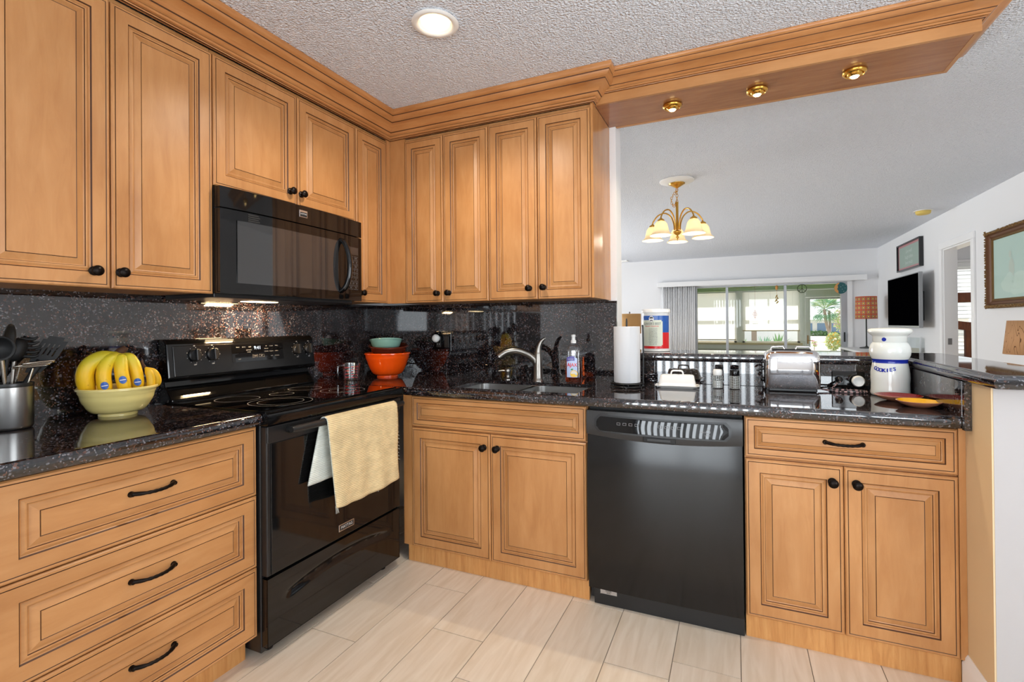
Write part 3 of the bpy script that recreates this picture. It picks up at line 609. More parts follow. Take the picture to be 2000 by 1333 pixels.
# ------------------------------------------------------------------ range
def electric_range():
    y0, y1 = -1.4215, -.664; xf = .650; yc = (y0+y1)/2
    t = thing('electric_range', 'black freestanding electric range with glass top between the worktops', 'oven', (.33, yc, 0))
    MB().box((.02, y0+.004, .03), (xf-.03, y1-.004, .872)).build('body', 'black_satin', t, bevel=.003)
    # cooktop: frame with rounded front, glass inset
    fr = MB().box((.07, y0, .872), (xf+.004, y1, .8875))
    fr.sweep([(xf+.004, y0), (xf+.004, y1)], [(0, .8875), (.008, .8868), (.013, .884), (.015, .878), (.012, .846), (0, .842)])
    fr.box((xf-.04, y0, .842), (xf+.004, y1, .872))
    fr.build('cooktop_frame', 'black_gloss', t, smooth=35)
    MB().box((.105, y0+.012, .8875), (xf-.012, y1-.012, .8912)).build('cooktop_glass', 'black_glass', t, bevel=.001)
    def ring(x, y, r, r2=None):
        mb = MB()
        for q in (r, r2):
            if q: mb.lathe([(q-.0012, .8914), (q+.0012, .8914)], (x, y, 0), (0, 0, 1), 64, cap=False)
        mb.build('burner_ring', 'ring_grey', t)
    ring(.485, -1.215, .118, .085); ring(.255, -1.235, .083); ring(.245, -.875, .075); ring(.47, -.86, .098, .06); ring(.30, -1.055, .05)
    # backguard: sloped lower part, overhanging console
    def gx(prof, a, b, m, name, par, **kw):
        mb = MB(); mb.add([(x, a, z) for x, z in prof]+[(x, b, z) for x, z in prof], [tuple(range(len(prof)))[::-1], tuple(len(prof)+k for k in range(len(prof)))]+[(k, (k+1) % len(prof), len(prof)+(k+1) % len(prof), len(prof)+k) for k in range(len(prof))])
        return mb.build(name, m, par, fix=True, **kw)
    gx([(.022, .885), (.103, .885), (.105, .900), (.092, .914), (.062, .952), (.058, .975), (.022, .975)], y0+.015, y1-.02, 'black_gloss', 'backguard_base', t, bevel=.004)
    con = gx([(.022, .975), (.080, .975), (.088, .986), (.072, 1.125), (.062, 1.140), (.050, 1.145), (.022, 1.145)], y0+.012, y1+.002, 'black_gloss', 'control_console', t, bevel=.006)
    gx([(.08, .990), (.0905, .9925), (.0762, 1.118), (.07, 1.118)], y0+.035, y1-.02, 'black_panel', 'control_panel', con, bevel=.002)
    slope = Vector((.0905-.0762, 0, .9925-1.118)).normalized()
    nrm = Vector((-slope.z, 0, slope.x)).normalized()
    def P(y, z, n=0): f = (z-.9925)/(1.118-.9925); return Vector((.0905+(.0762-.0905)*f, y, z))+nrm*n
    for ky in (-1.301, -1.224, -.776, -.702):
        c = P(ky, 1.076)
        k = MB().lathe([(.027, .0005), (.026, .008), (.022, .0105), (.021, .012)], c, nrm, 28).build('knob', 'black_satin', t, smooth=40)
        u = Vector((0, 1, 0)); v = nrm.cross(u)
        M = Matrix((u, v, nrm)).transposed().to_4x4(); M.translation = c
        MB(M).box((-.0065, -.025, .010), (.0065, .025, .027)).build('grip', 'black_satin', k, bevel=.003)
        mk = MB()
        for a in range(0, 360, 40):
            r0 = radians(a); q = c+(u*cos(r0)+v*sin(r0))*.033; mk.add([q+u*.0015+nrm*.0008, q+v*.0015+nrm*.0008, q-u*.0015+nrm*.0008, q-v*.0015+nrm*.0008], [(0, 1, 2, 3)])
        fnt = lambda x, yy, ky=ky, dz=0: P(ky+x, 1.118+yy, .0009)
        mk.text('HI', .008, lambda x, yy, ky=ky: P(ky+x, 1.1155+yy, .0009)); mk.text('OFF', .007, lambda x, yy, ky=ky: P(ky+x, 1.036+yy, .0009))
        mk.build('dial_marks', 'print_white', k)
    MB().add([P(-1.135, 1.033, .0008), P(-.862, 1.033, .0008), P(-.862, 1.112, .0008), P(-1.135, 1.112, .0008)], [(0, 1, 2, 3)]).build('touch_panel', 'black_glass', con)
    MB().text('9:41', .022, lambda x, z: P(-1.005+x, 1.094+z, .0016)).build('clock_display', 'display_digits', con)
    mk = MB()
    for (yy, zz, s) in ((-1.105, 1.10, 'BAKE'), (-1.075, 1.10, 'BROIL'), (-1.045, 1.10, 'KEEP'), (-1.05, 1.085, 'SETTINGS'), (-1.05, 1.076, 'LOCK'), (-.958, 1.10, 'UP'), (-.93, 1.10, 'COOK'), (-.90, 1.10, 'TIMER'), (-.958, 1.088, 'HOURS'), (-.958, 1.075, 'DOWN'), (-.93, 1.075, 'CLEAN'), (-.90, 1.075, 'LIGHT'), (-.93, 1.052, 'OFF'), (-.90, 1.052, 'CANCEL'), (-1.02, 1.056, 'START'), (-.985, 1.056, 'SET'), (-1.10, 1.045, 'HOT')):
        mk.text(s, .0068, lambda x, z, yy=yy, zz=zz: P(yy+x, zz+z, .0016))
    for yy in (-1.02, -.985):
        for a, b, c_, d in ((-.014, .014, .0055, .006), (-.014, .014, -.006, -.0055), (-.014, -.0135, -.006, .006), (.0135, .014, -.006, .006)):
            mk.add([P(yy+a, 1.056+c_, .0015), P(yy+b, 1.056+c_, .0015), P(yy+b, 1.056+d, .0015), P(yy+a, 1.056+d, .0015)], [(0, 1, 2, 3)])
    mk.build('key_print', 'print_grey', con)
    # door
    d0 = xf-.03
    door = MB().box((d0, y0+.006, .305), (xf, y1-.006, .838)).build('oven_door', 'black_satin', t, bevel=.004)
    MB().box((xf, y0+.006, .778), (xf+.006, y1-.006, .838)).build('door_top_trim', 'black_satin', door, bevel=.003)
    MB().box((xf, y0+.022, .309), (xf+.004, y1-.012, .776)).build('door_glass', 'oven_black', door, bevel=.0015)
    mb = MB().box((d0+.01, y0+.02, .8385), (d0+.028, y1-.02, .8415))
    hz = .820; hx = xf+.05
    mb = MB(); mb.tube([(hx, -1.352, hz), (hx, -1.34, hz), (hx, -.72, hz), (hx, -.708, hz)], [.011, .0135, .0135, .011], 16)
    for yy in (-1.325, -.735): mb.tube([(xf+.004, yy, hz-.006), (xf+.03, yy, hz-.004), (hx, yy, hz)], [.013, .0115, .0115], 12)
    mb.build('handle', 'black_satin', door, smooth=50)
    FR = FaceA(xf)
    b = MB().box((xf+.004, -1.079, .334), (xf+.0055, -.991, .362)).build('badge', 'badge_silver', door, bevel=.0008)
    MB().box((xf+.0055, -1.075, .338), (xf+.0058, -.995, .358)).build('badge_field', 'black_matte', b)
    MB().text('MAYTAG', .0168, lambda x, z: (xf+.0062, -1.035+x, .348+z)).build('badge_lettering', 'print_white', b)
    vents = MB()
    for i in range(7): vents.box((xf-.012, -1.262+i*.0135, .8385), (xf+.004, -1.256+i*.0135, .8405))
    vents.build('vent_slots', 'black_matte', door)
    # storage drawer with scooped grip
    dw = MB(); z0, z1 = .052, .296
    def dfn(u, v):
        y = y0+.008+(y1-y0-.016)*u; z = z0+(z1-z0)*v
        top = .225-.055*(2*u-1)**2*1.0; n = 0
        k = (z-(.235-.10*abs(2*u-1)**3*.6))
        if .12 < u < .88: n = -.014*max(0, 1-abs((z-(.232-.05*(2*u-1)**2))/.02))*(1-abs(2*u-1)**4)
        return (xf-.002+n, y, z)
    dw.grid(40, 36, dfn)
    dw.box((xf-.04, y0+.008, z0), (xf-.0205, y1-.008, z1)).box((xf-.0205, y0+.008, z0), (xf-.002, y0+.010, z1)).box((xf-.0205, y1-.010, z0), (xf-.002, y1-.008, z1)).box((xf-.0205, y0+.008, z1-.002), (xf-.002, y1-.008, z1)).box((xf-.0205, y0+.008, z0), (xf-.002, y1-.008, z0+.002))
    dw.build('storage_drawer', 'oven_black', t, smooth=30)
    for fx in (.12, .57):
        for fy in (y0+.07, y1-.05): MB().lathe([(.018, 0), (.018, .01), (.009, .012), (.009, .032)], (fx, fy, 0), (0, 0, 1), 14).build('foot', 'black_matte', t)
electric_range()

# ------------------------------------------------------------------ microwave
def microwave():
    y0, y1 = -1.397, -.6315; z0, z1 = 1.316, 1.735; xf = .352
    yc = (y0+y1)/2; hw = (y1-y0)/2
    t = thing('microwave_oven', 'black over-the-range microwave under the short wall cabinet', 'microwave', (.18, yc, z0))
    MB().box((.02, y0, z0+.012), (xf, y1, z1)).build('body', 'black_satin', t)
    bow = lambda y: xf+.052-.020*abs((y-yc)/hw)**3.2
    def shell(a, b, za, zb, n=0, back=.0, N=24):
        mb = MB()
        mb.grid(N, 2, lambda u, v: (bow(a+(b-a)*u)+n, a+(b-a)*u, za+(zb-za)*v))
        mb.grid(N, 1, lambda u, v: (bow(a+(b-a)*u)+n-(bow(a+(b-a)*u)+n-xf-back)*(1-v), a+(b-a)*u, za)) if False else None
        V = []
        for k in range(N+1): y = a+(b-a)*k/N; V += [(bow(y)+n, y, za), (xf+back, y, za), (bow(y)+n, y, zb), (xf+back, y, zb)]
        F = []
        for k in range(N): i, j = k*4, k*4+4; F += [(i, i+1, j+1, j), (i+2, j+2, j+3, i+3)]
        F += [(0, 2, 3, 1), (N*4, N*4+1, N*4+3, N*4+2)]
        mb.add(V, F); return mb
    shell(y0, y1, 1.655, z1).build('vent_hood_strip', 'black_gloss', t, smooth=30)
    ysplit = -.765
    door = shell(y0, ysplit, z0+.008, 1.650).build('door', 'black_gloss', t, smooth=30)
    shell(-1.335, -.812, 1.366, 1.612, .0012, .045).build('window', 'micro_window', door, smooth=30)
    shell(-1.325, -.830, 1.378, 1.598, .0018, .045).build('window_mesh', 'black_panel', door, smooth=30) if False else None
    shell(ysplit+.002, y1, z0+.008, 1.650).build('control_panel', 'black_gloss', t, smooth=30)
    pts = catmull([(bow(-.79)-.002, -.792, 1.618), (bow(-.79)+.022, -.788, 1.60), (bow(-.79)+.040, -.783, 1.55), (bow(-.79)+.046, -.781, 1.49), (bow(-.79)+.040, -.783, 1.43), (bow(-.79)+.022, -.788, 1.385), (bow(-.79)-.002, -.792, 1.366)], 5)
    MB().tube(pts, .0125, 12).build('handle', 'black_gloss', door, smooth=60)
    MB().box((xf+.0505, -1.046, 1.683), (xf+.0545, -1.002, 1.715)).build('badge', 'badge_silver', t, bevel=.001)
    MB().add([(xf+.0549, -1.043, 1.686), (xf+.0549, -1.005, 1.686), (xf+.0549, -1.005, 1.706), (xf+.0549, -1.043, 1.706)], [(0, 1, 2, 3)]).text('MAYTAG', .0085, lambda x, z: (xf+.0553, -1.024+x, 1.698+z), 1).build('badge_lettering', ['black_matte', 'print_white'], t)
    cp = lambda x, z, n=.001: (bow(x)+n, x, z)
    mk = MB(); mk.text('HIDDEN VENT', .0001, lambda x, z: cp(-1.27+x, 1.63+z)) if False else None
    for a in range(4): mk.add([cp(-1.29, 1.640-a*.008), cp(-1.245+.006*(a % 2), 1.640-a*.008), cp(-1.245+.006*(a % 2), 1.645-a*.008), cp(-1.29, 1.645-a*.008)], [(0, 1, 2, 3)])
    mk.build('door_print', 'black_matte', door)
    MB().add([cp(-.742, 1.558), cp(-.662, 1.558), cp(-.662, 1.596), cp(-.742, 1.596)], [(0, 1, 2, 3)]).build('clock_window', 'micro_window', t)
    mk = MB(); keys = [['POPCORN', 'POTATO'], ['PIZZA', 'SOUP', 'MELT'], ['COOK', 'REHEAT'], ['1', '2', '3', '4'], ['5', '6', '7', '8'], ['9', '0'], ['TIMER', 'LIGHT', 'VENT'], ['START', 'STOP']]
    for r, row in enumerate(keys):
        z = 1.540-r*.0215
        for c, s in enumerate(row):
            yy = -.702+(c-(len(row)-1)/2)*(.08/len(row)); wd = .034/len(row)
            mk.text(s, .0075 if len(s) > 1 else .011, lambda x, zz, yy=yy, z=z: cp(yy+x*.7, z+zz, .0012))
            for da, db, dc, dd in ((-wd, wd, .0075, .0082), (-wd, wd, -.0082, -.0075)): mk.add([cp(yy+da, z+dc), cp(yy+db, z+dc), cp(yy+db, z+dd), cp(yy+da, z+dd)], [(0, 1, 2, 3)])
    mk.build('key_print', 'print_grey', t)
    u = MB().box((.03, y0+.01, z0-.006), (xf-.02, y1-.012, z0+.012)).build('underside_grille', 'black_satin', t, bevel=.003)
    MB().box((.12, -1.12, z0-.0085), (.19, -.98, z0-.006)).build('task_light', 'lamp_warm', u)
    light('cooktop_lamp', 'AREA', (.155, -1.05, z0-.0095), 7, (1, .66, .34), (0, radians(24), 0), shape='RECTANGLE', size=.05, size_y=.13)
microwave()

# ------------------------------------------------------------------ dishwasher
def dishwasher():
    x0, x1 = 1.5925, 2.2005; yf = -.610
    t = thing('dishwasher', 'black built-in dishwasher left of the single drawer base cabinet', 'dishwasher', ((x0+x1)/2, -.3, 0))
    MB().box((x0+.004, -.585, .02), (x1-.004, -.03, .838)).build('body', 'black_matte', t)
    xm = (x0+x1)/2; hw = (x1-x0)/2
    zb = lambda x: .730-.016*(1-((x-xm)/hw)**2)
    bulge = lambda x: .010*(1-((x-xm)/hw)**2)
    mb = MB(); N = 32
    def pf(u, v):
        x = x0+.004+(x1-x0-.008)*u; z = .078+(.735-.078)*v
        return (x, yf-.012-bulge(x)*.6-.016*sin(pi*v), z)
    mb.grid(N, 12, pf)
    mb.add([(x0+.004, yf-.012, .078), (x1-.004, yf-.012, .078), (x1-.004, -.585, .078), (x0+.004, -.585, .078), (x0+.004, yf-.012, .735), (x1-.004, yf-.012, .735), (x1-.004, -.585, .735), (x0+.004, -.585, .735)], [(0, 3, 2, 1), (4, 5, 6, 7), (1, 2, 6, 5), (3, 0, 4, 7)])
    door = mb.build('door_panel', 'black_panel', t, smooth=30)
    mb = MB(); nv = 8
    def ff(u, v):
        x = x0+.002+(x1-x0-.004)*u; z = zb(x)+(.829-zb(x))*v
        return (x, yf-.020-bulge(x)-.010*sin(pi*min(1, v*1.15))**.6*(1 if 0 < v < 1 else 0)*.6, z)
    mb.grid(N, nv, ff)
    V = []; F = []
    for k in range(N+1):
        x = x0+.002+(x1-x0-.004)*k/N; V += [(x, yf-.020-bulge(x), zb(x)), (x, -.588, zb(x)), (x, yf-.020-bulge(x), .829), (x, -.588, .829)]
    for k in range(N): i, j = 4*k, 4*k+4; F += [(i, i+1, j+1, j), (i+2, j+2, j+3, i+3)]
    F += [(0, 2, 3, 1), (4*N, 4*N+1, 4*N+3, 4*N+2)]
    mb.add(V, F)
    fas = mb.build('fascia', 'fascia_black', t, smooth=35)
    # glossy touch strip, rounded ends, convex
    def strip(a, b, za, zc, n, name, m, par, conv=.004, N=30):
        mb = MB(); nv = 8
        def fn(u, v):
            x = a+(b-a)*u; e = min(u, 1-u)*(b-a); r = .018
            sh = 1 if e > r else (.45+.55*math.sqrt(max(0, 1-((r-e)/r)**2)))
            sag = .010*((x-xm)/hw)**2-.006
            zm = (za+zc)/2+sag*.6; hz = (zc-za)/2*sh; q = 2*v-1
            return (x, yf-.0265-bulge(x)-n-conv+hz*(.13*q+.06*q*q), zm+hz*q)
        mb.grid(N, nv, fn); return mb.build(name, m, par, smooth=60)
    strip(1.630, 2.160, .744, .815, .0015, 'touch_strip_rim', 'black_satin', fas, .000)
    st = strip(1.640, 2.150, .751, .809, .0025, 'touch_strip', 'black_glass', fas, .003)
    mk = MB(); L = lambda x, z: (x, yf-.0265-bulge(x)-.0082, z)
    for g0, n in ((1.735, 4), (1.90, 4)):
        for i in range(n):
            cx = g0+i*.0245
            for a, b, c, d in ((-.007, .007, .004, .005), (-.007, .007, -.005, -.004), (-.007, -.006, -.005, .005), (.006, .007, -.005, .005)): mk.add([L(cx+a, .784+c), L(cx+b, .784+c), L(cx+b, .784+d), L(cx+a, .784+d)], [(0, 1, 2, 3)])
    mk.text('START', .007, lambda x, z: L(2.075+x, .763+z)); mk.text('CANCEL', .006, lambda x, z: L(2.06+x, .775+z))
    for k in range(16):
        a, b = 2*pi*k/16, 2*pi*(k+1)/16; mk.add([L(2.078+.008*cos(a), .778+.008*sin(a)), L(2.078+.008*cos(b), .778+.008*sin(b)), L(2.078+.0068*cos(b), .778+.0068*sin(b)), L(2.078+.0068*cos(a), .778+.0068*sin(a))], [(0, 1, 2, 3)])
    mk.build('key_marks', 'print_grey', fas)
    MB().text('MAYTAG', .008, lambda x, z: (1.672+x, yf-.028-bulge(1.672)-.0015, .819+z)).build('lettering', 'black_matte', fas)
    h = MB().box((1.832, yf-.0385, .7165), (1.958, yf-.030, .7425)).build('handle_recess', 'black_matte', fas, bevel=.004)
    MB().box((1.85, yf-.041, .724), (1.94, yf-.0385, .735)).build('latch', 'black_satin', h, bevel=.001)
    MB().box((x0+.02, -.598, .0), (x1-.002, -.56, .074)).build('kick_plate', 'black_satin', t, bevel=.002)
    b = MB().box((1.640, -.6, .048), (1.71, -.598, .066)).build('rating_plate', 'badge_silver', t)
    MB().text('MODEL', .008, lambda x, z: (1.675+x, -.6004, .0605+z)).text('SERIAL', .006, lambda x, z: (1.675+x, -.6004, .053+z)).build('plate_lettering', 'black_matte', b)
dishwasher()

# ------------------------------------------------------------------ towel on the oven handle
def towel():
    hx, hz, r = .700, .820, .0165
    ya, yb = -1.200, -.776
    Ls = []                      # path: back hem -> over bar -> front hem
    back, frontl = .235, .345
    def fn(u, v):
        y = ya+(yb-ya)*u
        fl = frontl+.012*sin(u*3.2)-.004*u; bl = back
        arcl = pi*r; tot = bl+arcl+fl; s = v*tot
        wav = .006*sin(u*9+.6)+.004*sin(u*21)
        if s < bl: x, z = hx-r, hz-(bl-s); sp = (bl-s)/bl; return (x-.004*sp+wav*.3*sp, y-.040*sp*(1-u)**2-.02*sp, z)
        if s < bl+arcl: a = pi-(s-bl)/r; return (hx+r*cos(a), y, hz+r*sin(a))
        sp = (s-bl-arcl)/fl; return (hx+r+.004*sp+wav*sp, y+.035*sp*(1-u)+.004*sin(sp*7)*u, hz-(s-bl-arcl))
    mb = MB(); mb.grid(44, 60, fn)
    o = mb.build('tea_towel', ['towel_white', 'towel_yellow'], smooth=80)
    m = o.modifiers.new('thick', 'SOLIDIFY'); m.thickness = .005; m.offset = -1; m.material_offset = 1; m.material_offset_rim = 0
    tag(o, 'yellow waffle weave tea towel with white back hanging on the oven handle', 'towel')
    fr = MB()
    for i in range(14):
        y, z, dx = (-1.168+.002*i, .478-.0007*i, .004)
        if i in (0, 1, 2): fr.tube([(hx+r+.006, -1.165+.004*i, .482), (hx+r+.01, -1.166+.005*i, .467), (hx+r+.008, -1.164+.007*i, .452)], .0009, 5)
    for i in range(9): z = .70-.016*i; fr.tube([(hx+r+.003, yb-.001, z), (hx+r+.006, yb+.009+.003*(i % 3), z-.008)], .0008, 5)
    fr.tube([(hx+r+.006, -.92, .482), (hx+r+.01, -.918, .462)], .0008, 5)
    fr.build('loose_threads', 'towel_white', o)
towel()

# ------------------------------------------------------------------ counter: left of the range
def bowl(name, label, c, r, h, foot, m, group=None, bands=(), wall=.006, tilt=None, steep=.62, rimroll=.004):
    t = MB(Matrix.Translation(Vector(c)) @ (Matrix.Rotation(tilt[0], 4, Vector(tilt[1])) if tilt else Matrix.Identity(4)))
    prof = [(foot, 0), (foot*1.02, .004), (foot*.97, .010)]
    N = 14
    for i in range(1, N+1): f = i/N; prof.append((foot*.97+(r-foot*.97)*(f**steep), .010+(h-.010)*f**1.15))
    prof = [(a+(.0016 if any(abs(z/h-b) < .03 for b in bands) else 0), z) for a, z in prof]
    prof += [(r+rimroll, h-.004), (r+rimroll, h+.002), (r, h+.004), (r-wall, h)]
    for i in range(N-1, 0, -1): f = i/N; prof.append((max(.004, foot*.97+(r-foot*.97)*(f**steep)-wall), .010+(h-.010)*f**1.15+.002))
    prof.append((.003, .012))
    t.lathe(prof, n=48, cap=True)
    return tag(t.build(name, m, loc=c, smooth=50), label, 'bowl', group)
BY = (.150, -1.615)
bowl('fruit_bowl', 'pale yellow ceramic bowl holding the bananas left of the range', (*BY, ZW), .112, .098, .055, 'ceramic_yellow', None, (.5, .56, .62, .82, .86), .007, None, .42)
def banana(parent, P, m, R=.0185, sticker=None):
    pts = bez(*P, 14); n = len(pts); rs = []
    for i in range(n):
        f = i/(n-1); rs.append(R*(.32+.68*min(1, (f/.22))**1.2 if f < .22 else 1 if f < .78 else max(.22, (1-((f-.78)/.22)**2)**.5)))
    mb = MB(); mb.tube(pts, rs, 7)
    o = sub(mb.build('banana', m, parent, smooth=70), 1)
    tip = MB().tube([pts[-1]-(pts[-1]-pts[-2])*.3, pts[-1]+(pts[-1]-pts[-2])*.35], [.006, .004], 7).build('tip', 'banana_brown', o, smooth=60)
    if sticker:
        i = sticker; c = pts[i]; d = Vector((2.1738, -2.6335, 1.1944))-c; tan = (pts[i+1]-pts[i-1]).normalized(); nn = (d-tan*d.dot(tan)).normalized(); w_ = tan.cross(nn)
        def sp(a, b, e): return c+tan*b+(nn*cos(a/R)+w_*sin(a/R))*(R+e)
        sk = MB(); k = 20
        sk.add([sp(0, 0, .0017)]+[sp(.0105*cos(2*pi*j/k), .0135*sin(2*pi*j/k), .0014) for j in range(k)], [(0, 1+j, 1+(j+1) % k) for j in range(k)], 0)
        for q in range(8):
            a0, a1 = -.008+.002*q, -.006+.002*q; sk.add([sp(a0, -.0012, .0021), sp(a1, -.0012, .0021), sp(a1, .0012, .0021), sp(a0, .0012, .0021)], [(0, 1, 2, 3)], 1)
        sk.build('sticker', ['sticker_blue', 'sticker_white'], o, fix=False)
    return o
def bananas():
    cx, cy, cz = .150, -1.600, 1.098
    t = thing('banana_bunch', 'bunch of yellow bananas with blue stickers standing in the yellow bowl', 'bananas', (cx, cy, ZW+.05))
    c = (cx, cy, cz)
    banana(t, (c, (cx-.012, cy-.155, cz+.005), (cx-.02, cy-.082, ZW+.062)), 'banana_skin', .029)
    banana(t, (c, (cx+.03, cy-.105, cz-.008), (cx+.028, cy-.055, ZW+.055)), 'banana_skin', .0245, 11)
    banana(t, (c, (cx+.06, cy-.048, cz-.02), (cx+.050, cy-.012, ZW+.062)), 'banana_skin', .0235, 10)
    banana(t, (c, (cx+.055, cy+.020, cz-.01), (cx+.040, cy+.028, ZW+.062)), 'banana_skin', .0225, 11)
    banana(t, (c, (cx+.005, cy+.045, cz-.005), (cx+.0, cy+.04, ZW+.07)), 'banana_skin', .0205)
    MB().tube([(cx-.010, cy-.012, cz-.006), (cx-.004, cy-.004, cz+.012), (cx, cy+.006, cz+.020), (cx+.004, cy+.012, cz+.016)], [.016, .015, .013, .008], 9).build('stem', 'banana_brown', t, smooth=60)
    s = thing('banana_bunch', 'two small ripe bananas with dried stem at the right side of the yellow bowl', 'bananas', (cx+.05, cy+.06, ZW+.05))
    banana(s, ((cx+.045, cy+.048, ZW+.165), (cx+.075, cy+.065, ZW+.13), (cx+.055, cy+.050, ZW+.055)), 'banana_ripe', .015)
    banana(s, ((cx+.045, cy+.050, ZW+.162), (cx+.062, cy+.092, ZW+.135), (cx+.045, cy+.083, ZW+.088)), 'banana_ripe', .0155)
    MB().tube([(cx+.045, cy+.049, ZW+.160), (cx+.040, cy+.042, ZW+.180), (cx+.038, cy+.040, ZW+.190)], [.006, .004, .005], 7).build('stem', 'banana_brown', s, smooth=60)
bananas()
def crock():
    c = Vector((.115, -1.884, ZW)); r = .052; h = .142
    t = thing('utensil_crock', 'brushed steel utensil crock at the left end of the worktop', 'utensil holder', c)
    MB().lathe([(.044, 0), (.049, .003), (r, .010), (r, h-.012), (r-.003, h-.012), (r-.003, .012), (.003, .010)], c, n=40).build('cup', 'steel', t, smooth=50)
    MB().lathe([(r, h-.012), (r+.001, h-.006), (r, h), (r-.005, h), (r-.006, h-.02), (r-.003, h-.02)], c, n=40, cap=False).build('rim', 'black_satin', t, smooth=60)
    def U(name, label, base, tip, m='black_satin'):
        o = thing(name, label, 'utensil', base); return o, Vector(base), Vector(tip)
    def frame(base, tip, roll=0):
        b, t_ = Vector(base), Vector(tip); up = (t_-b).normalized(); tocam = (Vector((2.17, -2.63, 1.19))-t_).normalized(); nrm = (tocam-up*tocam.dot(up)).normalized(); nrm = Matrix.Rotation(roll, 3, up) @ nrm; rt = up.cross(nrm)
        M = Matrix((rt, up, nrm)).transposed().to_4x4(); M.translation = t_; return M
    # slotted turner
    b, tp = (.093, -1.910, ZW+.02), (.104, -1.806, ZW+.205)
    o = thing('slotted_turner', 'black slotted turner leaning right out of the crock', 'utensil', b)
    MB().tube([b, Vector(b).lerp(Vector(tp), .5), Vector(b).lerp(Vector(tp), .75), tp], [.006, .0065, .0085, .013], 10).build('handle', 'black_matte', o, smooth=60)
    M = frame(b, tp, radians(-12)); us = [-.030, -.021, -.0175, -.0095, -.006, .002, .0055, .0135, .017, .030]; sh = lambda u, v, n: (u*(.55+.45*min(1, max(0, v+.02)/.05)) , v-.012+(.008*(u/.03)), n+.006*(v/.1)**2)
    MB(M).cells(us, [-.03, .03, .072, .086, .098], {(1,1), (3,1), (5,1), (7,1), (0,3), (8,3)}, -.001, .0012, sh).build('blade', 'black_matte', o, fix=True, bevel=.0008)
    # solid spoon
    def spoon(name, label, b, tp, rx, ry, roll, deep, hm, sm):
        o = thing(name, label, 'utensil', b); MB().tube([b, Vector(b).lerp(Vector(tp), .6), tp], [.0045, .0045, .006], 8).build('handle', hm, o, smooth=60)
        M = frame(b, tp, roll); mb = MB(M); nr, na = 6, 20; V = [(0, ry, -deep)]; 
        for i in range(1, nr+1):
            for k in range(na): a = 2*pi*k/na; f = i/nr; V.append((rx*f*cos(a), ry+ry*f*sin(a), -deep*(1-f*f)))
        F = [(0, 1+k, 1+(k+1) % na) for k in range(na)]+[(1+(i-1)*na+k, 1+i*na+k, 1+i*na+(k+1) % na, 1+(i-1)*na+(k+1) % na) for i in range(1, nr) for k in range(na)]
        mb.add(V, F); q = mb.build('spoon_head', sm, o, smooth=80); md = q.modifiers.new('thick', 'SOLIDIFY'); md.thickness = .0025; return o
    spoon('serving_spoon', 'black oval serving spoon upright in the crock', (.10, -1.905, ZW+.02), (.118, -1.892, ZW+.225), .024, .05, radians(55), .012, 'black_matte', 'black_matte')
    spoon('ladle', 'black ladle with steel shank at the far left of the crock', (.135, -1.895, ZW+.02), (.155, -1.918, ZW+.215), .032, .036, radians(10), .026, 'steel_wire', 'black_matte')
    # pasta server
    b, tp = (.085, -1.880, ZW+.02), (.085, -1.862, ZW+.235)
    o = thing('pasta_server', 'black pasta fork with long prongs behind the serving spoon', 'utensil', b)
    MB().tube([b, tp], [.005, .006], 8).build('handle', 'nickel', o, smooth=60)
    hd = MB().lathe([(.006, -.03), (.018, -.02), (.024, 0), (.022, .03), (.012, .045)], tp, Vector((0, .35, .93)), 14); hd.build('head', 'black_matte', o, smooth=60)
    for i in range(5): MB().tube(catmull([Vector(tp)+Vector((0, .012, -.012+.014*i)), Vector(tp)+Vector((.012, .036, -.016+.014*i)), Vector(tp)+Vector((.018, .056-.004*abs(i-2), -.012+.015*i))], 4), [.0055]*5+[.005, .004, .0035, .003], 7).build('prong', 'black_matte', o, smooth=60)
    # wire masher
    b, tp = (.135, -1.868, ZW+.02), (.15, -1.845, ZW+.185)
    o = thing('wire_masher', 'steel wire masher head tilting right above the crock rim', 'utensil', b)
    w_ = MB(); w_.tube([b, (.138, -1.862, ZW+.10), tp], .0026, 8); w_.tube([(.12, -1.885, ZW+.02), (.122, -1.880, ZW+.12), (.14, -1.872, ZW+.19)], .0026, 8); w_.build('shank', 'steel_wire', o, smooth=60)
    h = MB()
    pts = []
    for i in range(5):
        x = .118+.014*i; z = ZW+.176+.007*i*.6
        a, c2 = (x, -1.882+.004*i, z+.010), (x, -1.802-.003*(i % 2), z+.014); pts += [a, c2] if i % 2 == 0 else [c2, a]
    h.tube(catmull(pts, 5), .0026, 8).build('wire_head', 'steel_wire', o, smooth=60)
crock()

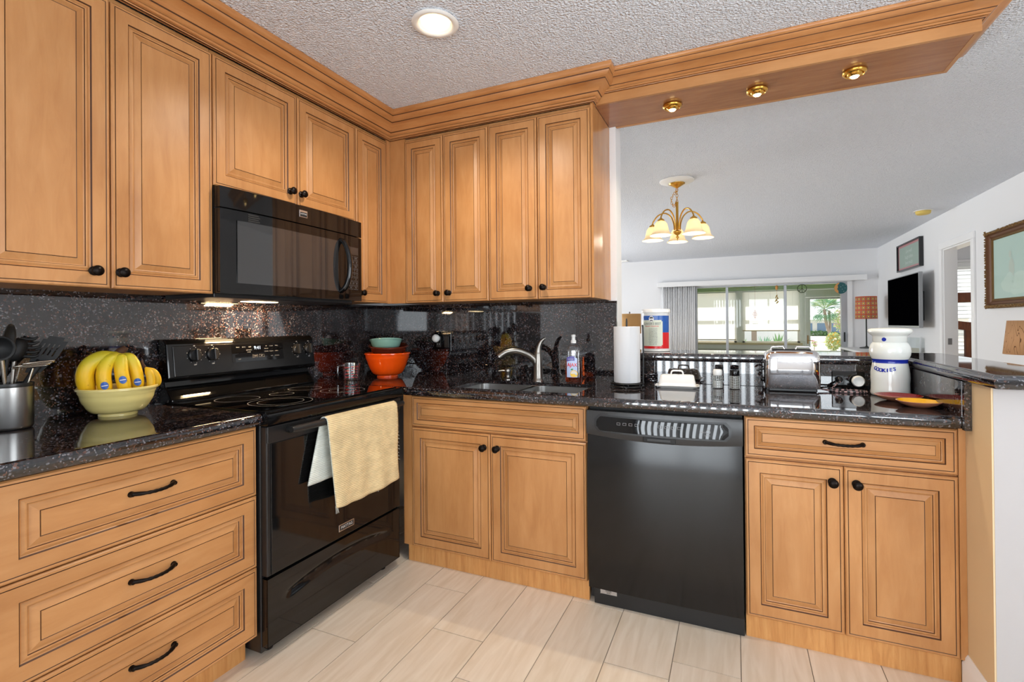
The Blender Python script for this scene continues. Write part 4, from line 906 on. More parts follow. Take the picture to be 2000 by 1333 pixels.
# ------------------------------------------------------------------ counter: corner
bowl('mixing_bowl', 'orange ceramic mixing bowl at the bottom of the corner stack', (.236, -.245, ZW), .132, .142, .062, 'ceramic_orange', 'nested mixing bowls in the corner', (.80, .84, .88), .006, None, .5)
bowl('mixing_bowl', 'brown ceramic bowl resting tilted inside the orange bowl', (.240, -.240, ZW+.112), .114, .078, .050, 'ceramic_brown', 'nested mixing bowls in the corner', (.5,), .005, (radians(7), (.75, .66, 0)), .5)
bowl('mixing_bowl', 'sage green ceramic bowl topmost of the corner stack', (.222, -.240, ZW+.152), .094, .070, .050, 'ceramic_teal', 'nested mixing bowls in the corner', (), .005, (radians(-8), (.75, .66, 0)), .4)
def measuring_cup():
    c = Vector((.175, -.487, ZW))
    t = thing('measuring_cup', 'clear glass measuring cup with red markings beside the orange bowl', 'measuring cup', c)
    MB().lathe([(.040, 0), (.043, .003), (.052, .094), (.054, .098), (.050, .097), (.040, .006), (.003, .005)], c, n=36).build('cup', 'thin_glass', t, smooth=60)
    d = Vector((-.15, -.99, 0))
    MB().tube(catmull([c+Vector((-.006, -.050, .088)), c+Vector((-.012, -.083, .088)), c+Vector((-.013, -.088, .06)), c+Vector((-.013, -.086, .03))], 5), .0065, 10).build('handle', 'thin_glass', t, smooth=60)
    mk = MB()
    def cyl(a, z): r = .0442+.0095*z/.094+.0006; an = radians(-48)+a/r; return c+Vector((r*cos(an), r*sin(an), z))
    for i in range(5):
        z = .02+.015*i; mk.add([cyl(.0, z), cyl(.018, z), cyl(.018, z+.002), cyl(.0, z+.002)], [(0, 1, 2, 3)])
        mk.text(['1/4', '1/3', '1/2', '2/3', '1 CUP'][i], .011, lambda x, zz, z=z: cyl(.030+x, z+zz))
    for i in range(4): z = .022+.018*i; mk.add([cyl(-.02, z), cyl(-.008, z), cyl(-.008, z+.002), cyl(-.02, z+.002)], [(0, 1, 2, 3)]); mk.text(str(50*(i+1)), .009, lambda x, zz, z=z: cyl(-.028+x, z+zz))
    mk.build('markings', 'label_red', t)
measuring_cup()
def outlet_upright():
    t = thing('outlet', 'black double gang outlet plate on the splash above the worktop', 'outlet', (.489, -.018, 1.09))
    MB().box((.427, -.024, 1.030), (.551, -.018, 1.150)).build('plate', 'black_gloss', t, bevel=.003)
    for x in (.459, .519): MB().box((x-.017, -.027, 1.056), (x+.017, -.024, 1.124)).build('receptacle', 'black_satin', t, bevel=.001)
    MB().box((.45, -.0275, 1.070), (.454, -.0268, 1.08)).box((.464, -.0275, 1.070), (.468, -.0268, 1.08)).build('slots', 'print_grey', t)
    s = MB()
    for x in (.459, .519):
        for z in (1.037, 1.143): s.lathe([(.003, 0), (.002, .0012)], (x, -.024, z), (0, -1, 0), 10)
    s.build('screws', 'print_grey', t)
    n = thing('night_light', 'round white night light plugged into the outlet near the bowls', 'night light', (.456, -.027, 1.112))
    MB().lathe([(.016, 0), (.016, .012), (.0235, .016), (.0255, .026), (.021, .036), (.012, .041), (.003, .042)], (.456, -.027, 1.112), (0, -1, 0), 24).build('globe', 'plastic_white', n, smooth=50)
outlet_upright()
def dish_soap():
    c = Vector((1.392, -.165, ZW))
    t = thing('dish_soap_bottle', 'clear bottle of orange dish soap right of the faucet', 'bottle', c)
    def ov(prof, name, m, par, n=36):
        mb = MB(Matrix.Translation(c) @ Matrix.Rotation(radians(8), 4, 'Z') @ Matrix.Diagonal((1, .62, 1, 1))); mb.lathe(prof, n=n, sq=2.8); return mb.build(name, m, par, smooth=50)
    b = ov([(.038, 0), (.043, .005), (.0445, .03), (.0435, .09), (.041, .12), (.040, .14), (.0425, .165), (.040, .180), (.026, .196), (.014, .206), (.013, .212)], 'bottle', 'thin_glass', t)
    ov([(.036, .003), (.0415, .007), (.0428, .03), (.042, .09), (.0395, .116)], 'liquid', 'soap_liquid', t)
    MB().lathe([(.0145, .208), (.0145, .222), (.010, .226), (.0095, .240), (.0115, .242), (.0115, .252), (.006, .254)], c, n=20).build('cap', 'plastic_white', t, smooth=50)
    R3 = Matrix.Rotation(radians(8), 3, 'Z')
    def L(x, z, e=.0008):
        # point on the front of the oval body
        r = .0438+e; q = max(-1, min(1, x/r)); yy = -(1-abs(q)**2.8)**(1/2.8)*r*.62-.0006; return c+R3 @ Vector((x, yy, z))
    lab = MB(); N = 16
    def patch(pts_top, pts_bot, mi, e): 
        base = []; lab.add([L(x, z, e) for x, z in pts_top]+[L(x, z, e) for x, z in pts_bot], [(i+len(pts_top), i+1+len(pts_top), i+1, i) for i in range(len(pts_top)-1)], mi)
    xs = [-.032+.056*i/N for i in range(N+1)]
    patch([(x, .125+.012*sin((x+.032)/.056*pi*.9)) for x in xs], [(x, .030) for x in xs], 0, .0006)
    patch([(x, .133+.008*sin((x+.032)/.056*pi)) for x in xs[:13]], [(x, .112+.006*sin((x+.032)/.056*pi)) for x in xs[:13]], 1, .001)
    k = 22
    lab.add([L(.006, .048, .0013)]+[L(.006+.020*cos(2*pi*j/k), max(.032, .048+.020*sin(2*pi*j/k)), .0012) for j in range(k)], [(0, 1+j, 1+(j+1) % k) for j in range(k)], 2)
    for j in range(5): a = radians(20+35*j); lab.add([L(.006, .048, .0018), L(.006+.017*cos(a-.25), .048+.017*sin(a-.25), .0018), L(.006+.017*cos(a+.25), .048+.017*sin(a+.25), .0018)], [(0, 1, 2)], 5)
    lab.add([L(-.012, .070, .0016), L(-.004, .066, .0016), L(.004, .074, .0016), L(-.006, .076, .0016)], [(0, 1, 2, 3)], 4)
    lab.text('AJAX', .0265, lambda x, z: L(-.004+x*.86, .094+z, .002), 3)
    lab.text('AJAX', .0265, lambda x, z: L(-.0028+x*.86, .0945+z, .0022), 3)
    lab.text('ORANGE', .0075, lambda x, z: L(-.012+x, .137+z*.9-.012, .0022), 5)
    lab.build('label', ['label_lightblue', 'label_purple', 'label_yellow', 'label_red', 'leaf_print', 'sticker_white'], t)
dish_soap()

# ------------------------------------------------------------------ counter: below the bar
def paper_towel():
    c = Vector((1.690, -.245, ZW))
    t = thing('paper_towel_holder', 'black wire paper towel holder on the counter beside the wall end', 'paper towel holder', c)
    mb = MB(); R = .078
    mb.tube([c+Vector((R*cos(2*pi*k/40), R*sin(2*pi*k/40), .006)) for k in range(40)], .0035, 8, closed=True)
    mb.tube([c+Vector((R*cos(2*pi*k/40), R*sin(2*pi*k/40), .020)) for k in range(40)], .0035, 8, closed=True)
    for k in range(6):
        a = 2*pi*k/6-.4; q = c+Vector((R*cos(a), R*sin(a), .013)); mb.tube([q+Vector((-.012*sin(a)*cos(b), .012*cos(a)*cos(b), .010*sin(b))) for b in [2*pi*j/14 for j in range(14)]], .0028, 6, closed=True)
        mb.lathe([(.005, 0), (.0055, .004), (.003, .006)], c+Vector((R*cos(a), R*sin(a), 0)), (0, 0, 1), 10)
        mb.tube([c+Vector((R*cos(a), R*sin(a), .006)), c+Vector((0, 0, .006))], .0025, 6)
    mb.build('base_ring', 'wire_black', t, smooth=60)
    MB().tube([c+Vector((0, 0, .004)), c+Vector((0, 0, .318)), c+Vector((0, 0, .334))], [.0045, .0045, .003], 10).build('post', 'wire_black', t, smooth=60)
    sb = c+Vector((.074, .018, 0)); MB().tube(catmull([sb+Vector((0, 0, .006)), sb+Vector((.002, 0, .15)), sb+Vector((.001, 0, .285)), sb+Vector((-.003, 0, .300))], 5), .0042, 8).build('tension_arm', 'wire_black', t, smooth=60)
    r = thing('paper_towel_roll', 'white paper towel roll standing on the wire holder', 'paper towels', c+Vector((0, 0, .024)))
    MB().lathe([(.0625, .0), (.0632, .002), (.0632, .268), (.0622, .271), (.0215, .2708), (.0200, .268), (.0200, .0), (.0625, 0)], c+Vector((0, 0, .024)), n=48, cap=False).build('roll', 'paper_white', r, smooth=40)
    a0 = radians(-65); fl = MB()
    fl.grid(10, 2, lambda u, v: c+Vector(((.0638+.0025*u**2)*cos(a0+.55*u), (.0638+.0025*u**2)*sin(a0+.55*u), .026+.266*v))); fl.build('loose_sheet', 'paper_white', r, smooth=60)
paper_towel()
def canister():
    c = Vector((1.772, .155, ZL)); r, h = .0735, .232; 
    t = thing('canister', 'round white canister with blue and red label on the raised bar', 'tin', c)
    MB().lathe([(r-.004, 0), (r, .002), (r, .006), (r-.001, .008), (r-.001, h-.022), (r, h-.02), (r, h-.018)], c, n=56).build('body', 'plastic_white', t, smooth=40)
    MB().lathe([(r+.002, h-.020), (r+.004, h-.018), (r+.004, h-.004), (r+.001, h), (r-.008, h+.001), (r-.012, h-.002), (.003, h-.002)], c, n=56).build('lid', 'plastic_white', t, smooth=40)
    cam_a = math.atan2(-2.6335-c.y, 2.1738-c.x)
    def L(x, z, e=.0005): a = cam_a+x/r; return c+Vector(((r+e)*cos(a), (r+e)*sin(a), z))
    mb = MB()
    def patch(x0, x1, z0, z1, mi, e): n = 24; mb.grid(n, 1, lambda u, v: L(x0+(x1-x0)*u, z0+(z1-z0)*v, e), mi)
    half = r*1.18
    patch(-r*1.6, half, .104, .196, 0, .0004); patch(-r*1.6, half, .016, .104, 1, .0004)
    patch(-r*1.6, .030, .030, .172, 2, .0008); patch(.030, .036, .036, .165, 2, .0008)
    L2 = lambda x, z: L(x, z, .0013)
    mb.text("QUAKER'S BEST", .0175, lambda x, z: L2(-.026+x*.86, .152+z), 3)
    mb.text('Good Cookies', .013, lambda x, z: L2(-.024+x, .139+z), 4)
    for i in range(13):
        z = .126-.0072*i; wd = .020+.007*((i*7) % 4)/3
        mb.text(['mix one cup oats', 'with half cup flour', 'two eggs, butter', 'add brown sugar', 'stir until smooth', 'drop by spoonful', 'onto baking sheet', 'heat oven to 350', 'bake ten minutes', 'let stand to cool', 'makes four dozen', 'store in canister', 'serve with milk'][i], .0066, lambda x, z_, z=z: L2(-.016+x, z+z_), 3)
    k = 24; ex, ez = -.024, .178
    mb.add([L(ex, ez, .0018)]+[L(ex+.014*cos(2*pi*j/k), ez+.0165*sin(2*pi*j/k), .0017) for j in range(k)], [(0, 1+j, 1+(j+1) % k) for j in range(k)], 5)
    mb.add([L(ex+x, ez+z, .0022) for x, z in ((-.0105, .004), (-.004, .0025), (.004, .0025), (.0105, .004), (.008, .010), (0, .012), (-.008, .010))], [tuple(range(7))], 6)
    mb.add([L(ex+x, ez+z, .0022) for x, z in ((-.010, -.012), (-.004, -.005), (.004, -.005), (.010, -.012))], [(0, 1, 2, 3)], 6)
    mb.build('label', ['label_blue', 'label_red', 'label_cream', 'label_dark', 'label_red', 'sticker_white', 'label_dark'], t)
canister()
def butter_dish():
    M = Matrix.Translation((1.918, -.185, ZW)) @ Matrix.Rotation(radians(3), 4, 'Z'); c = M.translation
    t = thing('butter_dish', 'white ceramic butter dish with handled lid on the counter', 'butter dish', c)
    def rr(hx, hy, r, n=5): return [(sx*(hx-r)+r*cos(a), sy*(hy-r)+r*sin(a)) for sx, sy, s in ((1, 1, 0), (-1, 1, 90), (-1, -1, 180), (1, -1, 270)) for a in [radians(s+90*i/n) for i in range(n+1)]]
    def loft(rows, cap0=True):
        mb = MB(M); n = len(rows[0][0]); vs = [(x, y, z) for pts, z in rows for x, y in pts]
        mb.add(vs, [(i*n+k, i*n+(k+1) % n, (i+1)*n+(k+1) % n, (i+1)*n+k) for i in range(len(rows)-1) for k in range(n)]+[tuple(range(n-1, -1, -1)), tuple((len(rows)-1)*n+k for k in range(n))]); return mb
    loft([(rr(.080, .040, .012), 0), (rr(.083, .043, .012), .003), (rr(.100, .055, .012), .010), (rr(.101, .056, .012), .012), (rr(.098, .053, .012), .0125), (rr(.088, .045, .012), .008)]).build('tray', 'ceramic_white', t, smooth=40)
    lid = loft([(rr(.086, .040, .014), .010), (rr(.086, .040, .014), .014), (rr(.077, .033, .016), .056), (rr(.073, .029, .016), .0605), (rr(.060, .02, .012), .062)]).build('lid', 'ceramic_white', t, smooth=45)
    MB(M).tube(catmull([(-.028, 0, .060), (-.026, 0, .072), (-.020, 0, .079), (0, 0, .080), (.020, 0, .079), (.026, 0, .072), (.028, 0, .060)], 4), .004, 10).build('handle', 'ceramic_white', lid, smooth=60)
    MB(M).text('BUTTER', .017, lambda x, z: (x*1.1, -.0378-.0003+.0068*(z+.022)/.046, .036+z)).build('lettering', 'ceramic_cream', lid)
butter_dish()
def shaker(name, label, c, top, fill, lid):
    c = Vector(c); t = thing(name, label, 'shaker', c, None)
    mb = MB(); prof = [(.0185, 0), (.0205, .002)]
    for i in range(5):
        z = .004+i*.0112; prof += [(.0195, z), (.0212, z+.003), (.0212, z+.008), (.0195, z+.011)]
    prof += [(.019, .062), (.018, .064)]
    mb.lathe(prof, c, n=32); mb.build('jar', 'thin_glass', t, smooth=30)
    ribs = MB()
    for i in range(6): ribs.lathe([(.0205, .0035+i*.0112), (.0212, .0042+i*.0112), (.0205, .0049+i*.0112)], c, n=32, cap=False)
    for k in range(14):
        a = 2*pi*k/14
        ribs.tube([c+Vector((.0208*cos(a), .0208*sin(a), .004)), c+Vector((.0208*cos(a), .0208*sin(a), .060))], .0011, 5)
    ribs.build('cut_pattern', 'cut_glass', t, smooth=60)
    MB().lathe([(.0165, .003), (.0165, top), (.003, top+.002)], c, n=20).build('contents', fill, t, smooth=40)
    MB().lathe([(.0195, .063), (.0205, .066), (.0205, .082), (.0185, .089), (.003, .0905)], c, n=28).build('lid', lid, t, smooth=45)
shaker('salt_shaker', 'cut glass salt shaker with white lid beside the butter dish', (2.098, -.158, ZW), .034, 'salt', 'plastic_white')
shaker('pepper_shaker', 'cut glass pepper shaker with black lid beside the toaster', (2.172, -.162, ZW), .058, 'pepper', 'black_gloss')
def toaster():
    c = Vector((2.4055, -.125, ZW)); M = Matrix.Translation(c) @ Matrix.Rotation(radians(2), 4, 'Z')
    t = thing('toaster', 'chrome two slice toaster with rounded sides on the counter', 'toaster', c)
    def prof(hy, z0, z1, r, n=6):     # cross-section in y,z
        return [(-hy+.012, z0), (hy-.012, z0), (hy, z0+.02), (hy, z1-r)]+[(hy-r+r*cos(a), z1-r+r*sin(a)) for a in [radians(90*i/n) for i in range(1, n+1)]]+[(-hy+r+r*cos(a), z1-r+r*sin(a)) for a in [radians(90+90*i/n) for i in range(n+1)]]+[(-hy, z0+.02)]
    rows = []
    for x, k in ((-.109, .66), (-.1085, .75), (-.1055, .84), (-.099, .905), (-.089, .955), (-.075, .985), (-.055, 1), (.055, 1), (.075, .985), (.089, .955), (.099, .905), (.1055, .84), (.1085, .75), (.109, .66)):
        rows.append([(x, y*k, .012+(z-.012)*(.45+.55*k)) for y, z in prof(.066, .014, .186, .044)])
    n = len(rows[0]); mb = MB(M); mb.add([p for r in rows for p in r], [(i*n+k, i*n+(k+1) % n, (i+1)*n+(k+1) % n, (i+1)*n+k) for i in range(len(rows)-1) for k in range(n)]+[tuple(range(n-1, -1, -1)), tuple((len(rows)-1)*n+k for k in range(n))])
    b = mb.build('body', 'chrome', t, smooth=50, fix=True)
    MB(M).box((-.096, -.054, .0), (.096, .054, .016)).build('base', 'black_satin', t, bevel=.005)
    for s in (-1, 1):
        e = MB(M); e.add([(s*.107, y*.66, .03+z*.62) for y, z in prof(.055, 0, .17, .03)]+[(s*.112, y*.6, .034+z*.57) for y, z in prof(.055, 0, .17, .03)], [(k, (k+1) % n, n+(k+1) % n, n+k) for k in range(n)]+[tuple(n+k for k in range(n))]); e.build('end_cap', 'black_gloss', t, smooth=40, fix=True)
    for yy in (-.022, .022): MB(M).box((-.078, yy-.012, .1858), (.078, yy+.012, .1872)).build('slot', 'black_matte', t)
    MB(M).tube(catmull([(-.112, 0, .095), (-.124, 0, .094), (-.135, 0, .088), (-.137, 0, .084)], 4), .005, 8).build('lever', 'black_gloss', t, smooth=60)
    MB(M).lathe([(.010, 0), (.010, .010), (.006, .014)], (-.112, -.02, .05), (-1, 0, 0), 14).build('dial', 'black_gloss', t, smooth=50)
    MB(M).tube([(-.080, 0, .187), (-.075, 0, .197), (-.03, 0, .199), (-.025, 0, .187)], .004, 8).tube([(.020, 0, .187), (.025, 0, .198), (.075, 0, .197), (.08, 0, .187)], .004, 8).build('slot_rails', 'chrome', t, smooth=60)
    # braided cord to the plug
    P = catmull([(2.515, -.10, ZW+.012), (2.56, -.13, ZW+.006), (2.62, -.150, ZW+.005), (2.66, -.145, ZW+.005), (2.695, -.118, ZW+.005), (2.685, -.085, ZW+.005), (2.655, -.075, ZW+.005), (2.61, -.085, ZW+.006), (2.575, -.082, ZW+.008), (2.585, -.062, ZW+.022), (2.607, -.052, ZW+.040)], 8)
    MB().tube(P, .0042, 8).build('cord', 'cord_braid', t, smooth=60)
    MB().tube([(2.607, -.052, ZW+.040), (2.607, -.045, ZW+.047), (2.607, -.027, ZW+.047)], [.006, .013, .015], 12).build('plug', 'black_satin', t, smooth=50)
toaster()
def outlet_flat():
    t = thing('outlet', 'black horizontal outlet plate on the low splash behind the toaster cord', 'outlet', (2.643, -.018, .93))
    MB().box((2.580, -.024, .893), (2.706, -.018, .968)).build('plate', 'black_gloss', t, bevel=.003)
    for x in (2.610, 2.676): MB().box((x-.016, -.027, .913), (x+.016, -.024, .949)).build('receptacle', 'black_satin', t, bevel=.001)
    n = thing('night_light', 'oval white night light plugged into the horizontal outlet behind the cord', 'night light', (2.676, -.027, .928))
    MB().lathe([(.015, 0), (.017, .014), (.0245, .018), (.0255, .028), (.021, .036), (.019, .036), (.012, .030), (.003, .029)], (2.676, -.027, .928), (0, -1, 0), 26, cap=True).build('globe', 'plastic_white', n, smooth=50)
outlet_flat()
def cookie_jar():
    c = Vector((2.7665, -.160, ZW))
    t = thing('cookie_jar', 'white ceramic cookie jar with blue band and COOKIES lettering on the counter', 'cookie jar', c)
    body = [(.060, 0), (.0665, .003), (.0685, .012), (.0665, .03), (.066, .05), (.0675, .075), (.067, .095), (.0645, .115), (.0615, .132), (.0595, .142), (.0600, .148), (.064, .156), (.0695, .170), (.0715, .186), (.0695, .203), (.063, .217), (.0585, .222), (.0575, .223)]
    MB().lathe(body, c, n=56).build('jar', 'ceramic_jar', t, smooth=60)
    lid = [(.0575, .2235), (.0585, .2245), (.0585, .246), (.0600, .249), (.068, .2555), (.0745, .262), (.0765, .269), (.0735, .276), (.066, .2795), (.045, .2815), (.02, .2825), (.003, .283)]
    l = MB().lathe(lid, c, n=56).build('lid', 'ceramic_jar', t, smooth=60)
    def rad(z):
        for (r0, z0), (r1, z1) in zip(body, body[1:]):
            if z0 <= z <= z1: return r0+(r1-r0)*(z-z0)/(z1-z0)
        return .06
    ca = radians(-122)
    def L(x, z, e=.0006): r = rad(z)+e; a = ca+x/.064; return c+Vector((r*cos(a), r*sin(a), z))
    mb = MB(); mb.lathe([(rad(z)+.0006, z) for z in (.137, .142, .148, .153)], c, n=56, cap=False)
    mb.build('blue_band', 'blue_print', t, smooth=60)
    word = MB()
    for i, ch in enumerate('COOKIES'):
        x0 = -.033+.0112*i; dz = .0035*((i-3)/3)**2*2; word.text(ch, .020, lambda x, z, x0=x0, dz=dz: L(x0+x*.95, .108+z+dz, .001)); word.text(ch, .020, lambda x, z, x0=x0, dz=dz: L(x0+.0010+x*.95, .1085+z+dz, .0012)); word.text(ch, .020, lambda x, z, x0=x0, dz=dz: L(x0+.0004+x*.95, .1070+z+dz, .0014)); word.text(ch, .020, lambda x, z, x0=x0, dz=dz: L(x0-.0009+x*.95, .1080+z+dz, .0016)); word.text(ch, .020, lambda x, z, x0=x0, dz=dz: L(x0+.0018+x*.95, .1080+z+dz, .0018))
    word.build('lettering', 'blue_print', t)
    k = 20; MB().add([c+Vector(((.0594)*cos(ca+.008*cos(2*pi*j/k)/.0585), .0594*sin(ca+.008*cos(2*pi*j/k)/.0585), .235+.008*sin(2*pi*j/k))) for j in range(k)], [tuple(range(k))]).build('blue_dot', 'blue_print', l)
cookie_jar()
def dish(label, c, r, m):
    c = Vector(c); t = thing('shallow_dish', label, 'dish', c, 'small glazed dishes by the cookie jar')
    MB().lathe([(.003, 0), (r*.42, 0), (r*.5, .002), (r*.8, .010), (r, .0205), (r+.001, .022), (r-.001, .0228)], c, n=48, cap=False).build('outer', 'terracotta', t, smooth=60)
    MB().lathe([(r-.0005, .0227), (r-.003, .0222), (r*.78, .0135), (r*.45, .008), (.003, .007)], c, n=48, cap=False).build('glaze', m, t, smooth=60)
dish('small dish with dark red glaze in front of the cookie jar', (2.755, -.312, ZW), .076, 'glaze_red')
dish('small dish with yellow glaze at the front edge of the counter', (2.780, -.453, ZW), .066, 'glaze_yellow')

# ------------------------------------------------------------------ living room: ceiling fixtures
def chandelier():
    cx, cy = 1.745, 1.60
    t = thing('chandelier', 'brass five arm chandelier with frosted bell shades over the dining area', 'chandelier', (cx, cy, ZC))
    MB().lathe([(.138, -.001), (.140, -.006), (.134, -.012), (.120, -.015), (.112, -.020), (.098, -.021), (.090, -.026), (.07, -.027), (.003, -.027)], (cx, cy, ZC), n=48).build('ceiling_rose', 'plastic_white', t, smooth=35)
    MB().lathe([(.066, -.027), (.066, -.031), (.048, -.042), (.024, -.055), (.010, -.064), (.003, -.066)], (cx, cy, ZC), n=36).build('canopy', 'brass', t, smooth=60)
    ch = MB(); z = ZC-.064
    def link(c, ax, rx=.009, rz=.016):
        u = Vector((cos(ax), sin(ax), 0)); ch.tube([Vector(c)+u*(rx*cos(a))+Vector((0, 0, rz*sin(a))) for a in [2*pi*k/14 for k in range(14)]], .0022, 6, closed=True)
    for i in range(5): link((cx, cy, z-.014-.025*i), .3+1.57*(i % 2))
    lp = catmull([(cx, cy, z-.02), (cx-.018, cy-.01, z-.045), (cx-.042, cy-.015, z-.085), (cx-.040, cy-.015, z-.125), (cx-.022, cy-.012, z-.150), (cx-.005, cy-.008, z-.125)], 2)
    for i, p in enumerate(lp): link(p, .3+1.57*(i % 2), .007, .0125)
    ch.build('chain', 'brass', t, smooth=60)
    zs = ZC-.190
    MB().lathe([(.003, .012), (.010, .010), (.013, 0), (.010, -.008), (.011, -.012), (.011, -.225), (.016, -.228), (.030, -.234), (.034, -.242), (.031, -.250), (.018, -.262), (.008, -.268), (.006, -.275), (.012, -.280), (.013, -.287), (.006, -.297), (.004, -.305), (.005, -.309), (.002, -.313)], (cx, cy, zs+.0), n=28).build('stem', 'brass', t, smooth=50)
    zh = zs-.235; far = radians(95.7)
    for k in range(5):
        a = far+2*pi*k/5; u = Vector((cos(a), sin(a), 0)); c = Vector((cx, cy, 0))
        P = catmull([c+u*.024+Vector((0, 0, zh+.012)), c+u*.030+Vector((0, 0, zh+.07)), c+u*.055+Vector((0, 0, zh+.13)), c+u*.105+Vector((0, 0, zh+.165)), c+u*.165+Vector((0, 0, zh+.150)), c+u*.205+Vector((0, 0, zh+.105)), c+u*.212+Vector((0, 0, zh+.082))], 5)
        arm = MB().tube(P, .0058, 8).build('arm', 'brass', t, smooth=60)
        o = c+u*.2125+Vector((0, 0, zh+.082))
        MB().lathe([(.006, .004), (.012, -.002), (.026, -.012), (.028, -.018), (.026, -.026), (.003, -.027)], o, n=24).build('shade_holder', 'brass', arm, smooth=50)
        sh = MB().lathe([(.024, -.022), (.036, -.028), (.050, -.050), (.057, -.080), (.062, -.104), (.072, -.122), (.088, -.136), (.0895, -.138), (.088, -.139), (.071, -.125), (.060, -.107), (.054, -.080), (.047, -.050), (.034, -.031), (.024, -.026)], o, n=36, cap=False).build('shade', 'shade_glass', arm, smooth=60)
        MB().lathe([(.010, -.027), (.011, -.05), (.022, -.075), (.024, -.09), (.018, -.106), (.003, -.112)], o, n=18).build('bulb', 'bulb_soft', arm, smooth=60)
        light('chandelier_lamp', 'POINT', o-Vector((0, 0, .122)), 1.6, (1, .86, .66), shadow_soft_size=.009)
chandelier()
t = thing('smoke_detector', 'yellowed round smoke detector on the ceiling near the right wall', 'smoke detector', (4.05, 3.9, ZC))
MB().lathe([(.085, 0), (.085, -.006), (.003, -.007)], (4.05, 3.9, ZC-.001), n=36).build('base', 'plastic_white', t, smooth=40)
MB().lathe([(.066, -.007), (.068, -.012), (.064, -.034), (.052, -.042), (.003, -.044)], (4.05, 3.9, ZC-.001), n=36).build('cover', 'smoke_yellow', t, smooth=40)
mb = MB().box((.02, 6.50, ZC-.012), (.34, 6.70, ZC-.001))
for i in range(8): mb.box((.035, 6.515+i*.022, ZC-.017), (.325, 6.525+i*.022, ZC-.012))
tag(mb.build('ceiling_vent', 'plastic_white'), 'white louvred ceiling vent near the far wall', 'vent')

# ------------------------------------------------------------------ living room: right wall
def tv():
    t = thing('television', 'black flat television mounted on the right wall below the framed board', 'television', (XC-.09, 5.09, 1.10))
    y0, y1, z0, z1 = 4.455, 5.71, 1.115, 1.775; x = 4.158
    MB().box((x, y0, z0), (x+.04, y1, z1)).build('bezel', 'tv_silver', t, bevel=.004)
    MB().box((x-.0015, y0+.012, z0+.022), (x, y1-.012, z1-.012)).build('screen', 'tv_black', t)
    MB().box((x+.04, 4.62, 1.20), (x+.075, 5.45, 1.58)).build('back_cover', 'black_satin', t, bevel=.006)
    MB().box((x+.075, 4.85, 1.22), (XC-.012, 5.25, 1.54)).box((XC-.012, 4.80, 1.2), (XC-.0005, 5.30, 1.56)).build('wall_mount', 'black_matte', t)
tv()
FC = FaceC(XC)
def board():
    y0, y1, z0, z1 = 4.80, 5.712, 1.872, 2.238
    t = thing('framed_board', 'framed grey green lettered board with pink mat above the television', 'picture', (XC-.02, (y0+y1)/2, z0))
    mb = MB().cells([-y1, -y1+.018, -y0-.018, -y0], [z0, z0+.018, z1-.018, z1], {(1,1)}, .001, .045, lambda u, v, c: (XC-c, -u, v)); mb.build('frame', 'black_frame', t, fix=True)
    MB().box((XC-.024, y0+.017, z0+.017), (XC-.020, y1-.017, z1-.017)).build('mat', 'mat_pink', t)
    MB().box((XC-.026, y0+.06, z0+.045), (XC-.024, y1-.06, z1-.045)).build('board', 'board_green', t)
    mb = MB()
    for i, (s, z, sz) in enumerate((('Live well', 2.12, .07), ('laugh often', 2.045, .07), ('love much', 1.97, .07))): mb.text(s, sz, lambda x, zz, z=z: (XC-.0265, 5.256-x, z+zz))
    mb.build('lettering', 'scribble', t)
    MB().box((XC-.034, y0+.018, z0+.018), (XC-.032, y1-.018, z1-.018)).build('glazing', 'window_pane', t)
board()
